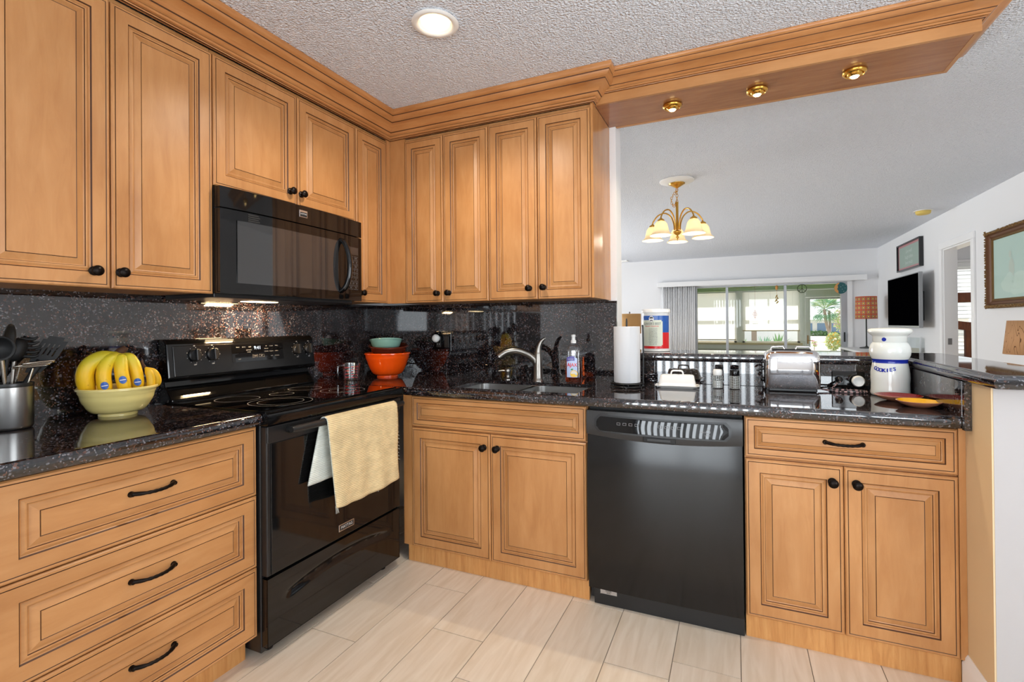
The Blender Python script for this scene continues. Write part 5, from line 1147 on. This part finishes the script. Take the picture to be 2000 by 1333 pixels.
def painting():
    y0, y1, z0, z1 = 2.10, 3.108, 1.300, 1.990; d = .085
    t = thing('framed_picture', 'pale misty picture in an ornate carved gilt frame on the right wall', 'picture', (XC-.03, (y0+y1)/2, z0))
    prof = [(0, 0), (0, .030), (.012, .042), (.030, .044), (.040, .030), (.055, .028), (.066, .020), (.078, .024), (.085, .012), (.085, .004)]
    mb = MB()
    for q in range(len(prof)): pass
    rows = []
    for a, n in prof: rows.append([FC.p(-y1+a, z0+a, n), FC.p(-y0-a, z0+a, n), FC.p(-y0-a, z1-a, n), FC.p(-y1+a, z1-a, n)])
    vs = [p for r in rows for p in r]; fs = []; 
    mb.add(vs, []); 
    for i in range(len(rows)-1):
        for k in range(4): mb.add([], []); mb.f.append([i*4+k, i*4+(k+1) % 4, (i+1)*4+(k+1) % 4, (i+1)*4+k]); mb.m.append(1 if 3 <= i <= 5 else 0)
    fr = mb.build('frame', ['gilt', 'gilt_dark'], t)
    orn = MB(); per = []
    L1, L2 = y1-y0, z1-z0; s = .021
    n1, n2 = int(L1/s), int(L2/s)
    for i in range(n1+1): per += [(-y1+L1*i/n1, z0+.016, 0), (-y1+L1*i/n1, z1-.016, 0)]
    for i in range(n2+1): per += [(-y1+.016, z0+L2*i/n2, 1), (-y0-.016, z0+L2*i/n2, 1)]
    for i, (u, v, q) in enumerate(per):
        r = random.uniform(.008, .013); o = FC.p(u+random.uniform(-.004, .004), v+random.uniform(-.006, .006), .040); orn.lathe([(r, 0), (r*.85, .006), (r*.4, .011), (.001, .012)], o, FC.n, 7)
    for i in range(int(L2/.012)): orn.lathe([(.0045, 0), (.003, .004), (.0008, .005)], FC.p(-y1+.080, z0+.09+(L2-.18)*i/(L2/.012), .018), FC.n, 6).lathe([(.0045, 0), (.003, .004), (.0008, .005)], FC.p(-y0-.080, z0+.09+(L2-.18)*i/(L2/.012), .018), FC.n, 6)
    for i in range(int(L1/.012)):
        for z in (z0+.08, z1-.08): orn.lathe([(.0045, 0), (.003, .004), (.0008, .005)], FC.p(-y1+.09+(L1-.18)*i/(L1/.012), z, .018), FC.n, 6)
    orn.build('carved_relief', 'gilt', fr, smooth=50)['kind'] = 'stuff'
    MB().box((XC-.010, y0+.08, z0+.08), (XC-.006, y1-.08, z1-.08)).build('canvas', 'canvas_pale', t)
    mb = MB()
    def blob(cy, cz, ry, rz, n, mi): k = 24; mb.add([(XC-.0105-n, cy+ry*cos(2*pi*j/k)*(1+.15*sin(3*j)), cz+rz*sin(2*pi*j/k)*(1+.1*cos(2*j))) for j in range(k)], [tuple(range(k))[::-1]], mi)
    blob(2.6, 1.50, .30, .09, 0, 0); blob(2.72, 1.63, .045, .085, .0005, 1); blob(2.74, 1.75, .022, .03, .001, 1); blob(2.75, 1.55, .06, .05, .001, 0)
    mb.build('figure', ['canvas_light', 'canvas_skin'], t)
    MB().box((XC-.016, y0+.078, z0+.078), (XC-.015, y1-.078, z1-.078)).build('glazing', 'window_pane', t)
painting()
# ------------------------------------------------------------------ living room: lamps and table
def lamp(name, label, c, rt, rb, z0, z1, ms, base_r, mp, finial=True, hz=0):
    x, y = c; t = thing(name, label, 'lamp', (x, y, hz))
    sh = MB(Matrix.Translation((0, 0, 0))); sh.lathe([(rb, z0), (rt, z1)], (x, y, 0), n=56, cap=False)
    o = sh.build('shade', ms, t, smooth=60, loc=(x, y, z0)); md = o.modifiers.new('thick', 'SOLIDIFY'); md.thickness = .002
    mb = MB()
    for k in range(3): a = 2*pi*k/3; mb.tube([(x, y, z1-.03), (x+rt*cos(a), y+rt*sin(a), z1-.004)], .002, 6)
    mb.tube([(x, y, z0+.03), (x+.04, y, z0+.10), (x+.03, y, z1-.05), (x, y, z1-.03), (x-.03, y, z1-.05), (x-.04, y, z0+.10), (x, y, z0+.03)], .002, 6)
    if finial: mb.lathe([(.003, z1-.03), (.003, z1+.004), (.010, z1+.010), (.011, z1+.020), (.003, z1+.030)], (x, y, 0), n=14)
    mb.build('harp', 'nickel', t, smooth=60)
    MB().lathe([(base_r, hz), (base_r, hz+.012), (.02, hz+.026), (.009, hz+.04), (.009, z0+.03), (.016, z0+.04), (.016, z0+.08), (.003, z0+.082)], (x, y, 0), n=28).build('base', mp, t, smooth=40)
    MB().lathe([(.014, z0+.082), (.028, z0+.12), (.026, z0+.145), (.003, z0+.165)], (x, y, 0), n=16).build('bulb', 'plastic_white', t, smooth=60)
lamp('floor_lamp', 'floor lamp with plain tan drum shade behind the canister', (.872, 4.0), .15, .15, 1.06, 1.325, 'shade_tan', .15, 'nickel')
lamp('table_lamp', 'lamp with orange patterned square print shade standing on the white table', (4.02, 6.28), .137, .142, 1.235, 1.575, 'shade_pattern', .09, 'dark_metal', False, .785)
def console():
    t = thing('console_table', 'white console table along the right wall under the television', 'table', (4.03, 5.7, 0))
    MB().box((3.74, 4.75, .755), (XC-.03, 6.65, .785)).build('top', 'paint_white', t, bevel=.004)
    MB().box((3.78, 4.79, .69), (XC-.06, 6.61, .755)).build('apron', 'black_frame', t)
    for x in (3.79, XC-.10):
        for y in (4.81, 6.55): MB().box((x, y, 0), (x+.045, y+.045, .755)).build('leg', 'paint_white', t)
console()
t = thing('glass_vase', 'clear square glass vase with beige filling on the white console table', 'vase', (4.19, 4.86, .785))
mb = MB().cells([4.12, 4.126, 4.254, 4.26], [4.79, 4.796, 4.924, 4.93], {(1,1)}, .79, .99, lambda u, v, c: (u, v, c)).box((4.12, 4.79, .786), (4.26, 4.93, .79)); mb.build('glass', 'vase_glass', t, fix=True)
MB().box((4.127, 4.797, .791), (4.253, 4.923, .86)).build('filling', 'ceramic_cream', t, bevel=.004)
def right_lamp():
    lamp('table_lamp', 'lamp with wood veneer shade beside the right wall near the bar end', (4.035, 1.75), .142, .165, .962, 1.192, 'shade_veneer', .07, 'nickel', False, .62)
    s = thing('side_table', 'small dark side table carrying the veneer shade lamp', 'table', (4.035, 1.75, 0))
    MB().lathe([(.24, .60), (.245, .61), (.24, .62), (.003, .62)], (4.035, 1.75, 0), n=40).build('top', 'wood_bedroom', s, smooth=40)
    MB().lathe([(.16, 0), (.16, .02), (.03, .04), (.025, .58), (.08, .6)], (4.035, 1.75, 0), n=24).build('pedestal', 'wood_bedroom', s, smooth=40)
right_lamp()
# ------------------------------------------------------------------ blinds and hangings at the sliding door
def vblind():
    t = thing('vertical_blind', 'white vertical blind stacked left of the sliding door with long valance', 'blind', (2.5, YD-.06, 0))
    mb = MB().box((.85, YD-.125, 1.868), (4.138, YD-.113, 1.955)).box((.85, YD-.113, 1.94), (4.138, YD-.001, 1.955)).box((.85, YD-.113, 1.868), (.862, YD-.001, 1.955)).box((4.126, YD-.113, 1.868), (4.138, YD-.001, 1.955)); mb.build('valance', 'paint_white', t, bevel=.003)
    MB().box((.88, YD-.085, 1.895), (4.1, YD-.045, 1.935)).build('headrail', 'alu_grey', t)
    for i in range(19):
        x = .93+i*.030; a = radians(-38-5*(i % 3)); dx, dy = .044*cos(a), .044*sin(a)
        if i > 15: a = radians(-28); dx, dy = .044*cos(a), .044*sin(a); x = 1.41+(i-16)*.032
        mb = MB(); q = Vector((-sin(a), cos(a), 0))
        P = [Vector((x-dx, YD-.065-dy, 0)), Vector((x, YD-.065, 0))+q*.006, Vector((x+dx, YD-.065+dy, 0))]
        vs = [p+Vector((0, 0, z)) for z in (.04, 1.89) for p in P]; mb.add(vs, [(0, 1, 4, 3), (1, 2, 5, 4)])
        o = mb.build('slat', 'paint_white', t, smooth=60); md = o.modifiers.new('thick', 'SOLIDIFY'); md.thickness = .0012
vblind()
def hangings():
    y = YD-.008
    t = thing('peace_ornament', 'dark leafy wire peace sign hanging in the sliding door', 'ornament', (3.235, y, 1.66))
    c = Vector((3.235, y, 1.765)); r = .068; mb = MB()
    mb.tube([c+Vector((r*cos(a), .004*cos(9*a), r*sin(a)+.003*sin(11*a))) for a in [2*pi*k/48 for k in range(48)]], .0055, 6, closed=True)
    for a in (90, 270, 222, 318): mb.tube([c, c+Vector((r*cos(radians(a)), 0, r*sin(radians(a))))], .005, 6)
    mb.tube([c+Vector((0, 0, r)), Vector((3.235, y, 1.862))], .001, 5); mb.build('hoop', 'vine_dark', t, smooth=60)
    t = thing('moon_ornament', 'round teal disc with golden crescent hanging in the sliding door', 'ornament', (3.795, y, 1.66))
    c = Vector((3.795, y, 1.752)); MB().lathe([(.094, -.003), (.094, .003)], c, (0, -1, 0), 40).build('disc', 'moon_teal', t, smooth=40)
    m2 = MB(); k = 20; out = [(.093*cos(radians(100+160*j/k)), .093*sin(radians(100+160*j/k))) for j in range(k+1)]; inn = [(-.022-.024*sin(pi*j/k)+.006*sin(6*pi*j/k), .0915-.183*j/k) for j in range(k+1)]
    m2.add([c+Vector((x, -.0035, z)) for x, z in out]+[c+Vector((x, -.0035, z)) for x, z in inn], [(j, j+1, k+2+j, k+1+j) for j in range(k)]); m2.build('crescent', 'moon_gold', t)
    m3 = MB()
    for (x, z) in ((.03, .045), (.06, .0), (.02, -.02), (.04, -.055), (.0, .02), (.065, .05)): m3.lathe([(.004, 0), (.002, .001)], c+Vector((x, -.0032, z)), (0, -1, 0), 5)
    m3.build('stars', 'sticker_white', t); MB().tube([c+Vector((0, 0, .09)), c+Vector((0, 0, .118))], .001, 5).build('cord', 'vine_dark', t)
    t = thing('wind_chime', 'small golden wind chime hanging in the middle of the sliding door', 'ornament', (2.852, y, 1.50)); mb = MB()
    mb.lathe([(.004, .045), (.022, .03), (.024, .0), (.012, -.03), (.003, -.038)], (2.852, y, 1.79), n=10); mb.tube([(2.852, y, 1.862), (2.852, y, 1.60)], .0014, 5)
    mb.build('topper', 'moon_gold', t, smooth=50); mb = MB()
    for i in range(14): mb.lathe([(.001, -.012), (.011, 0), (.001, .012)], (2.852+random.uniform(-.022, .022), y-.012+random.uniform(-.008, .008), 1.53+.010*i), n=6)
    mb.build('shells', 'chime_gold', t, smooth=50)
    t = thing('beaded_ornament', 'reddish diamond shaped bead ornament hanging in the sliding door', 'ornament', (2.51, y, 1.25)); mb = MB()
    mb.tube([(2.51, y, 1.862), (2.51, y, 1.24)], .0009, 4)
    for i in range(-4, 5):
        wd = .052*(1-abs(i)/5)
        mb.tube([(2.51-wd, y, 1.335+i*.018+.006), (2.51, y, 1.335+i*.018), (2.51+wd, y, 1.335+i*.018+.006)], .0042, 5)
    mb.build('beads', 'dream_pink', t, smooth=60)
hangings()

# ------------------------------------------------------------------ sunroom beyond the sliding door
YO = 9.3
struct('floor_sunroom', MB().box((-.2, YD+.12, -.1), (5.2, YO+.12, 0)), 'concrete')
struct('ceiling_sunroom', MB().box((-.2, YD+.12, 2.42), (5.2, YO+.75, 2.5)), 'wall_green')
struct('wall_sunroom_left', MB().box((-.2, YD+.12, 0), (-.1, YO, 2.42)), 'wall_green')
struct('wall_sunroom_right', MB().box((5.1, YD+.12, 0), (5.2, YO, 2.42)), 'wall_green')
def outer_wall():
    us = [-.2, .2, 2.215, 2.335, 3.46, 3.565, 4.42, 5.2]; vs = [0, .10, .745, 1.72, 1.76, 1.905, 2.42]
    skip = {(1,2),(1,3),(1,4),(3,2),(3,3),(3,4),(5,0),(5,1),(5,2),(5,4)}
    o = struct('wall_sunroom_outer', MB().cells(us, vs[:5]+[1.905], skip, YO, YO+.10, lambda u, v, c: (u, c, v)), 'paint_white', fix=True)
    struct('trim_sunroom_header', MB().box((-.2, YO-.02, 1.905), (5.2, YO+.12, 2.42)), 'wall_green')
    struct('trim_sunroom_sill', MB().box((.15, YO-.05, .70), (3.50, YO, .745)), 'tan_sill')
    struct('trim_sunroom_panel', MB().box((.15, YO-.006, .12), (3.50, YO, .60)), 'wall_pinkish')
outer_wall()
def sun_window(n, x0, x1):
    z0, z1 = .745, 1.905; y = YO+.03
    f = MB().box((x0, y, z0), (x0+.045, y+.05, z1)).box((x1-.045, y, z0), (x1, y+.05, z1)).box((x0, y, z0), (x1, y+.05, z0+.035)).box((x0, y, z1-.04), (x1, y+.05, z1)).box((x0, y, 1.275), (x1, y+.05, 1.305))
    o = struct('window_%d' % n, f, 'paint_white'); MB().box((x0+.02, y+.02, z0+.02), (x1-.02, y+.024, z1-.02)).build('pane', 'window_pane', o)
sun_window(3, .2, 2.215); sun_window(4, 2.335, 3.46)
def hblind(label, x0, x1, z0, z1, y, dr=.021, m='blind_slat', nl=None, name='window_blind', tilt=-66):
    t = thing(name, label, 'blind', ((x0+x1)/2, y, z0), 'slatted window blinds')
    MB().box((x0, y-.02, z1-.03), (x1, y+.02, z1)).build('headrail', 'paint_white', t)
    mb = MB(); z = z0+.03; a = radians(tilt)
    while z < z1-.03:
        mb.add([(x0, y-.0125*cos(a), z-.0125*sin(a)), (x1, y-.0125*cos(a), z-.0125*sin(a)), (x1, y+.0125*cos(a), z+.0125*sin(a)), (x0, y+.0125*cos(a), z+.0125*sin(a))], [(0, 1, 2, 3)]); z += dr
    mb.build('slats', m, t)
    MB().box((x0, y-.014, z0), (x1, y+.014, z0+.022)).build('bottom_rail', 'tan_sill' if m == 'blind_slat' else 'paint_white', t)
    mb = MB()
    for f in (.12, .5, .88): mb.box((x0+(x1-x0)*f-.001, y-.014, z0+.02), (x0+(x1-x0)*f+.001, y-.013, z1-.03))
    mb.build('ladder_cords', 'paper_white', t)
hblind('wide white blind fully lowered over the left sunroom window', .22, 2.20, .80, 1.895, YO-.025)
hblind('white blind drawn halfway at the sunroom window beside the garden door', 2.34, 3.455, 1.0, 1.895, YO-.025)
def garden_door():
    y = YO+.02; f = MB().cells([3.572, 3.655, 4.33, 4.413], [.01, .585, 1.675, 1.715], {(1,1)}, y, y+.045, lambda u, v, c: (u, c, v))
    o = struct('door_2', f, 'paint_white', fix=True)
    MB().box((3.65, y+.02, .58), (4.335, y+.025, 1.68)).build('pane', 'window_pane', o)
    MB().lathe([(.018, 0), (.018, .008)], (3.607, y, .80), (0, -1, 0), 14).tube([(3.607, y-.004, .73), (3.607, y-.004, .91)], .014, 8).tube([(3.607, y-.01, .80), (3.607, y-.04, .80), (3.70, y-.045, .80)], .008, 8).build('handle', 'brass_dull', o, smooth=60)
    MB().box((3.66, y-.03, 1.69), (4.25, y-.012, 1.70)).build('closer', 'alu_grey', o)
    f = MB().cells([3.572, 3.60, 4.385, 4.413], [1.755, 1.775, 1.885, 1.905], {(1,1)}, y, y+.03, lambda u, v, c: (u, c, v)); o = struct('window_5', f, 'paint_white', fix=True)
    for i in range(3): MB().box((3.60, y+.004+.004*i, 1.775+.036*i), (4.385, y+.008+.004*i, 1.815+.034*i)).build('louvre', 'plastic_white', o)
garden_door()

# ------------------------------------------------------------------ bedroom beyond the right doorway
def bedroom():
    f = MB().box((5.18, YD+.03, .62), (5.22, YD+.08, 2.02)).box((6.16, YD+.03, .62), (6.2, YD+.08, 2.02)).box((5.18, YD+.03, .62), (6.2, YD+.08, .66)).box((5.18, YD+.03, 1.98), (6.2, YD+.08, 2.02)).box((5.67, YD+.03, .62), (5.71, YD+.08, 2.02))
    o = struct('window_6', f, 'paint_white'); MB().box((5.2, YD+.05, .64), (6.18, YD+.054, 2.0)).build('pane', 'window_pane', o)
    hblind('wide slatted blind in the room beyond the right doorway', 5.10, 6.25, .66, 2.12, YD-.04, .060, 'vertical_slat', None, 'window_blind', 35)
    t = thing('bed_headboard', 'dark brown wooden bed end with curved rail beyond the right doorway', 'bed', (5.35, 5.6, 0))
    p = MB()
    for x in (5.0, 5.95): p2 = MB().box((x-.04, 5.57, 0), (x+.04, 5.63, 1.10)).build('post', 'wood_bedroom', t, bevel=.006)
    MB().add([], []).grid(24, 1, lambda u, v: (4.70+1.5*u, 5.565, 1.03+.10*((2*u-1)**2)*.9+(.11)*v)).grid(24, 1, lambda u, v: (6.2-1.5*u, 5.635, 1.03+.10*((2*u-1)**2)*.9+(.11)*v)).grid(24, 1, lambda u, v: (4.70+1.5*u, 5.565+.07*v, 1.14+.10*((2*u-1)**2)*.9)).grid(24, 1, lambda u, v: (4.70+1.5*u, 5.635-.07*v, 1.03+.10*((2*u-1)**2)*.9)).build('curved_rail', 'wood_bedroom', t)
    MB().box((4.70, 5.57, 1.435), (6.2, 5.63, 1.565)).build('top_rail', 'wood_bedroom', t, bevel=.006)
    MB().box((4.70, 5.58, 1.12), (4.76, 5.62, 1.435)).box((6.14, 5.58, 1.12), (6.2, 5.62, 1.435)).build('side_post', 'wood_bedroom', t)
    MB().box((4.70, 5.57, 0), (4.76, 5.63, 1.12)).box((6.14, 5.57, 0), (6.2, 5.63, 1.12)).build('leg', 'wood_bedroom', t)
bedroom()
light('fill_bedroom', 'AREA', (6.9, 4.2, 1.5), 18, (1, 1, 1), (0, radians(90), 0), shape='RECTANGLE', size=1.2, size_y=1.2)  # added fill lamp inside the bedroom, not at its window

# ------------------------------------------------------------------ garden
o = struct('ground', MB().box((-40, YO+.13, -.35), (70, 120, -.22)), 'lawn')
def leafcloud(mb, c, r, n, s, flat=1.0, mi=0):
    for _ in range(n):
        d = Vector((random.gauss(0, 1), random.gauss(0, 1), random.gauss(0, 1))).normalized()*random.uniform(.55, 1)
        p = Vector(c)+Vector((d.x*r[0], d.y*r[1], d.z*r[2])); u = Vector((random.gauss(0, 1), random.gauss(0, 1), random.gauss(0, 1))).normalized(); v = u.cross(Vector((random.random(), random.random(), random.random()))).normalized()
        k = s*random.uniform(.6, 1.3); mb.add([p-u*k, p+v*k*.5, p+u*k, p-v*k*.5], [(0, 1, 2, 3)], mi)
def palm():
    t = thing('palm_tree', 'fan palm with forked trunk seen through the garden door', 'tree', (8.35, 38, -.22)); top = Vector((8.15, 38, 2.15))
    MB().tube(catmull([(8.45, 38, -.25), (8.40, 38, .35), (8.22, 38, 1.0), (8.08, 38, 2.1)], 5), .10, 10).tube(catmull([(8.40, 38.05, .35), (8.45, 38.1, 1.0), (8.40, 38.1, 2.0)], 4), .075, 10).build('trunk', 'trunk_bark', t, smooth=60)
    for m, seed, n in (('leaf_palm', 3, 46), ('leaf_pale', 9, 14)):
        random.seed(seed); mb = MB()
        for i in range(n):
            a = random.uniform(0, 2*pi); el = random.uniform(-1.0, 1.0) if m == 'leaf_palm' else random.uniform(.2, 1.3); d = Vector((cos(a)*cos(el), sin(a)*cos(el), sin(el))); L = random.uniform(.75, 1.15)
            st = top+(d if m == 'leaf_palm' else d*.8)*.10; hub = st+d*L*.55; sd = d.cross(Vector((0, 0, 1))).normalized(); nn = sd.cross(d)
            mb.tube([st, hub], .012, 5)
            for k in range(13):
                b = radians(-80+160*k/12); q = (d*cos(b)+sd*sin(b)).normalized(); e = hub+q*L*(.62+.1*random.random())-Vector((0, 0, .16*random.random())); wv = nn.cross(q).normalized()*.022
                mb.add([hub, (hub+e)/2+wv, e, (hub+e)/2-wv], [(0, 1, 2, 3)])
        mb.build('fronds' if m == 'leaf_palm' else 'dry_fronds', m, t)
palm()
def house():
    t = thing('house', 'low white house with blue windows across the street behind the palm', 'house', (11.5, 57, -.22))
    MB().box((6.0, 55, -.25), (22, 60, 1.45)).build('wall', 'house_white', t)
    MB().add([(5.5, 54.2, 1.42), (22.5, 54.2, 1.42), (22.5, 60.5, 1.42), (5.5, 60.5, 1.42), (7.5, 57.4, 2.7), (20.5, 57.4, 2.7)], [(0, 3, 2, 1), (0, 1, 5, 4), (1, 2, 5), (2, 3, 4, 5), (3, 0, 4)]).build('roof', 'house_white', t)
    for a, b in ((9.0, 9.55), (9.85, 10.75), (11.1, 12.2), (12.4, 12.9)):
        w_ = MB().box((a, 54.96, .08), (b, 55.0, 1.12)).build('window', 'paint_white', t); MB().box((a+.06, 54.94, .12), (b-.06, 54.96, 1.07)).build('pane', 'house_glass', w_)
house()
def shrub(label, c, r, n, s, m, fl=None, cat='shrub'):
    t = thing('shrub', label, cat, (c[0], c[1], -.22), 'garden shrubs')
    mb = MB(); leafcloud(mb, c, r, n, s); mb.build('foliage', m, t)
    MB().tube([(c[0], c[1], -.25), (c[0]+.02, c[1], c[2])], .02, 6).build('stem', 'trunk_bark', t)
    if fl: mb = MB(); leafcloud(mb, (c[0], c[1]-.1, c[2]+.05), (r[0]*.95, r[1], r[2]*.95), n//4, s*.9); mb.build('flowers', fl, t)
random.seed(21)
shrub('yellow green leafy shrub in front of the palm trunk', (6.55, 25, .22), (.36, .36, .48), 420, .07, 'leaf_pale', 'chime_gold')
shrub('low pink flowering shrub right of the yellow green shrub', (7.2, 26, .12), (.34, .3, .25), 260, .06, 'leaf_green', 'flower_pink')
shrub('dark green shrub below the house windows', (9.9, 54.2, -.02), (1.9, .4, .32), 700, .12, 'leaf_green')
shrub('small plant with pink tips beside the door glass edge', (5.75, 25, .12), (.14, .14, .16), 90, .05, 'leaf_pale', 'flower_pink')
shrub('tall pale blossoming bush right of the palm', (9.6, 40, 1.3), (.75, .6, 1.0), 700, .09, 'leaf_pale', 'flower_pink')
struct('trim_road', MB().box((-20, 27.5, -.22), (60, 34, -.20)), 'concrete')
random.seed(5)
def agave(label, c, n, L):
    t = thing('agave_plant', label, 'plant', c, 'spiky garden plants'); mb = MB()
    for i in range(n):
        a = 2*pi*i/n*2.4; el = radians(25+60*((i*37) % 100)/100); d = Vector((cos(a)*cos(el), sin(a)*cos(el), sin(el))); sd = d.cross(Vector((0, 0, 1))).normalized()
        b = Vector(c); m = b+d*L*.5; e = b+d*L-Vector((0, 0, .08)); mb.add([b-sd*.02, m-sd*.035, e, m+sd*.035, b+sd*.02], [(0, 1, 2, 3, 4)])
    mb.build('leaves', 'leaf_green' if n > 20 else 'leaf_palm', t)
agave('spiky plant left of the trunk seen under the half drawn blind', (2.40, 11.6, .25), 22, .62)
agave('bright spiky plant right of the trunk seen under the half drawn blind', (2.98, 13.3, .25), 20, .66)
agave('blue green spiky plant farthest right under the half drawn blind', (3.45, 15.0, .25), 24, .70)
struct('trim_garden_bed', MB().box((1.0, 10.8, -.22), (4.3, 16.6, .25)), 'concrete')
t = thing('palm_tree', 'bare palm trunk seen under the half drawn blind', 'tree', (2.795, 16.1, .25)); MB().cyl((2.795, 16.1, .25), (2.80, 16.1, 4.5), .085, 14, 0, .08).build('trunk', 'trunk_bark', t, smooth=60)
struct('wall_neighbour', MB().box((-3, 17, -.25), (4.4, 17.3, 3.0)), 'house_white')
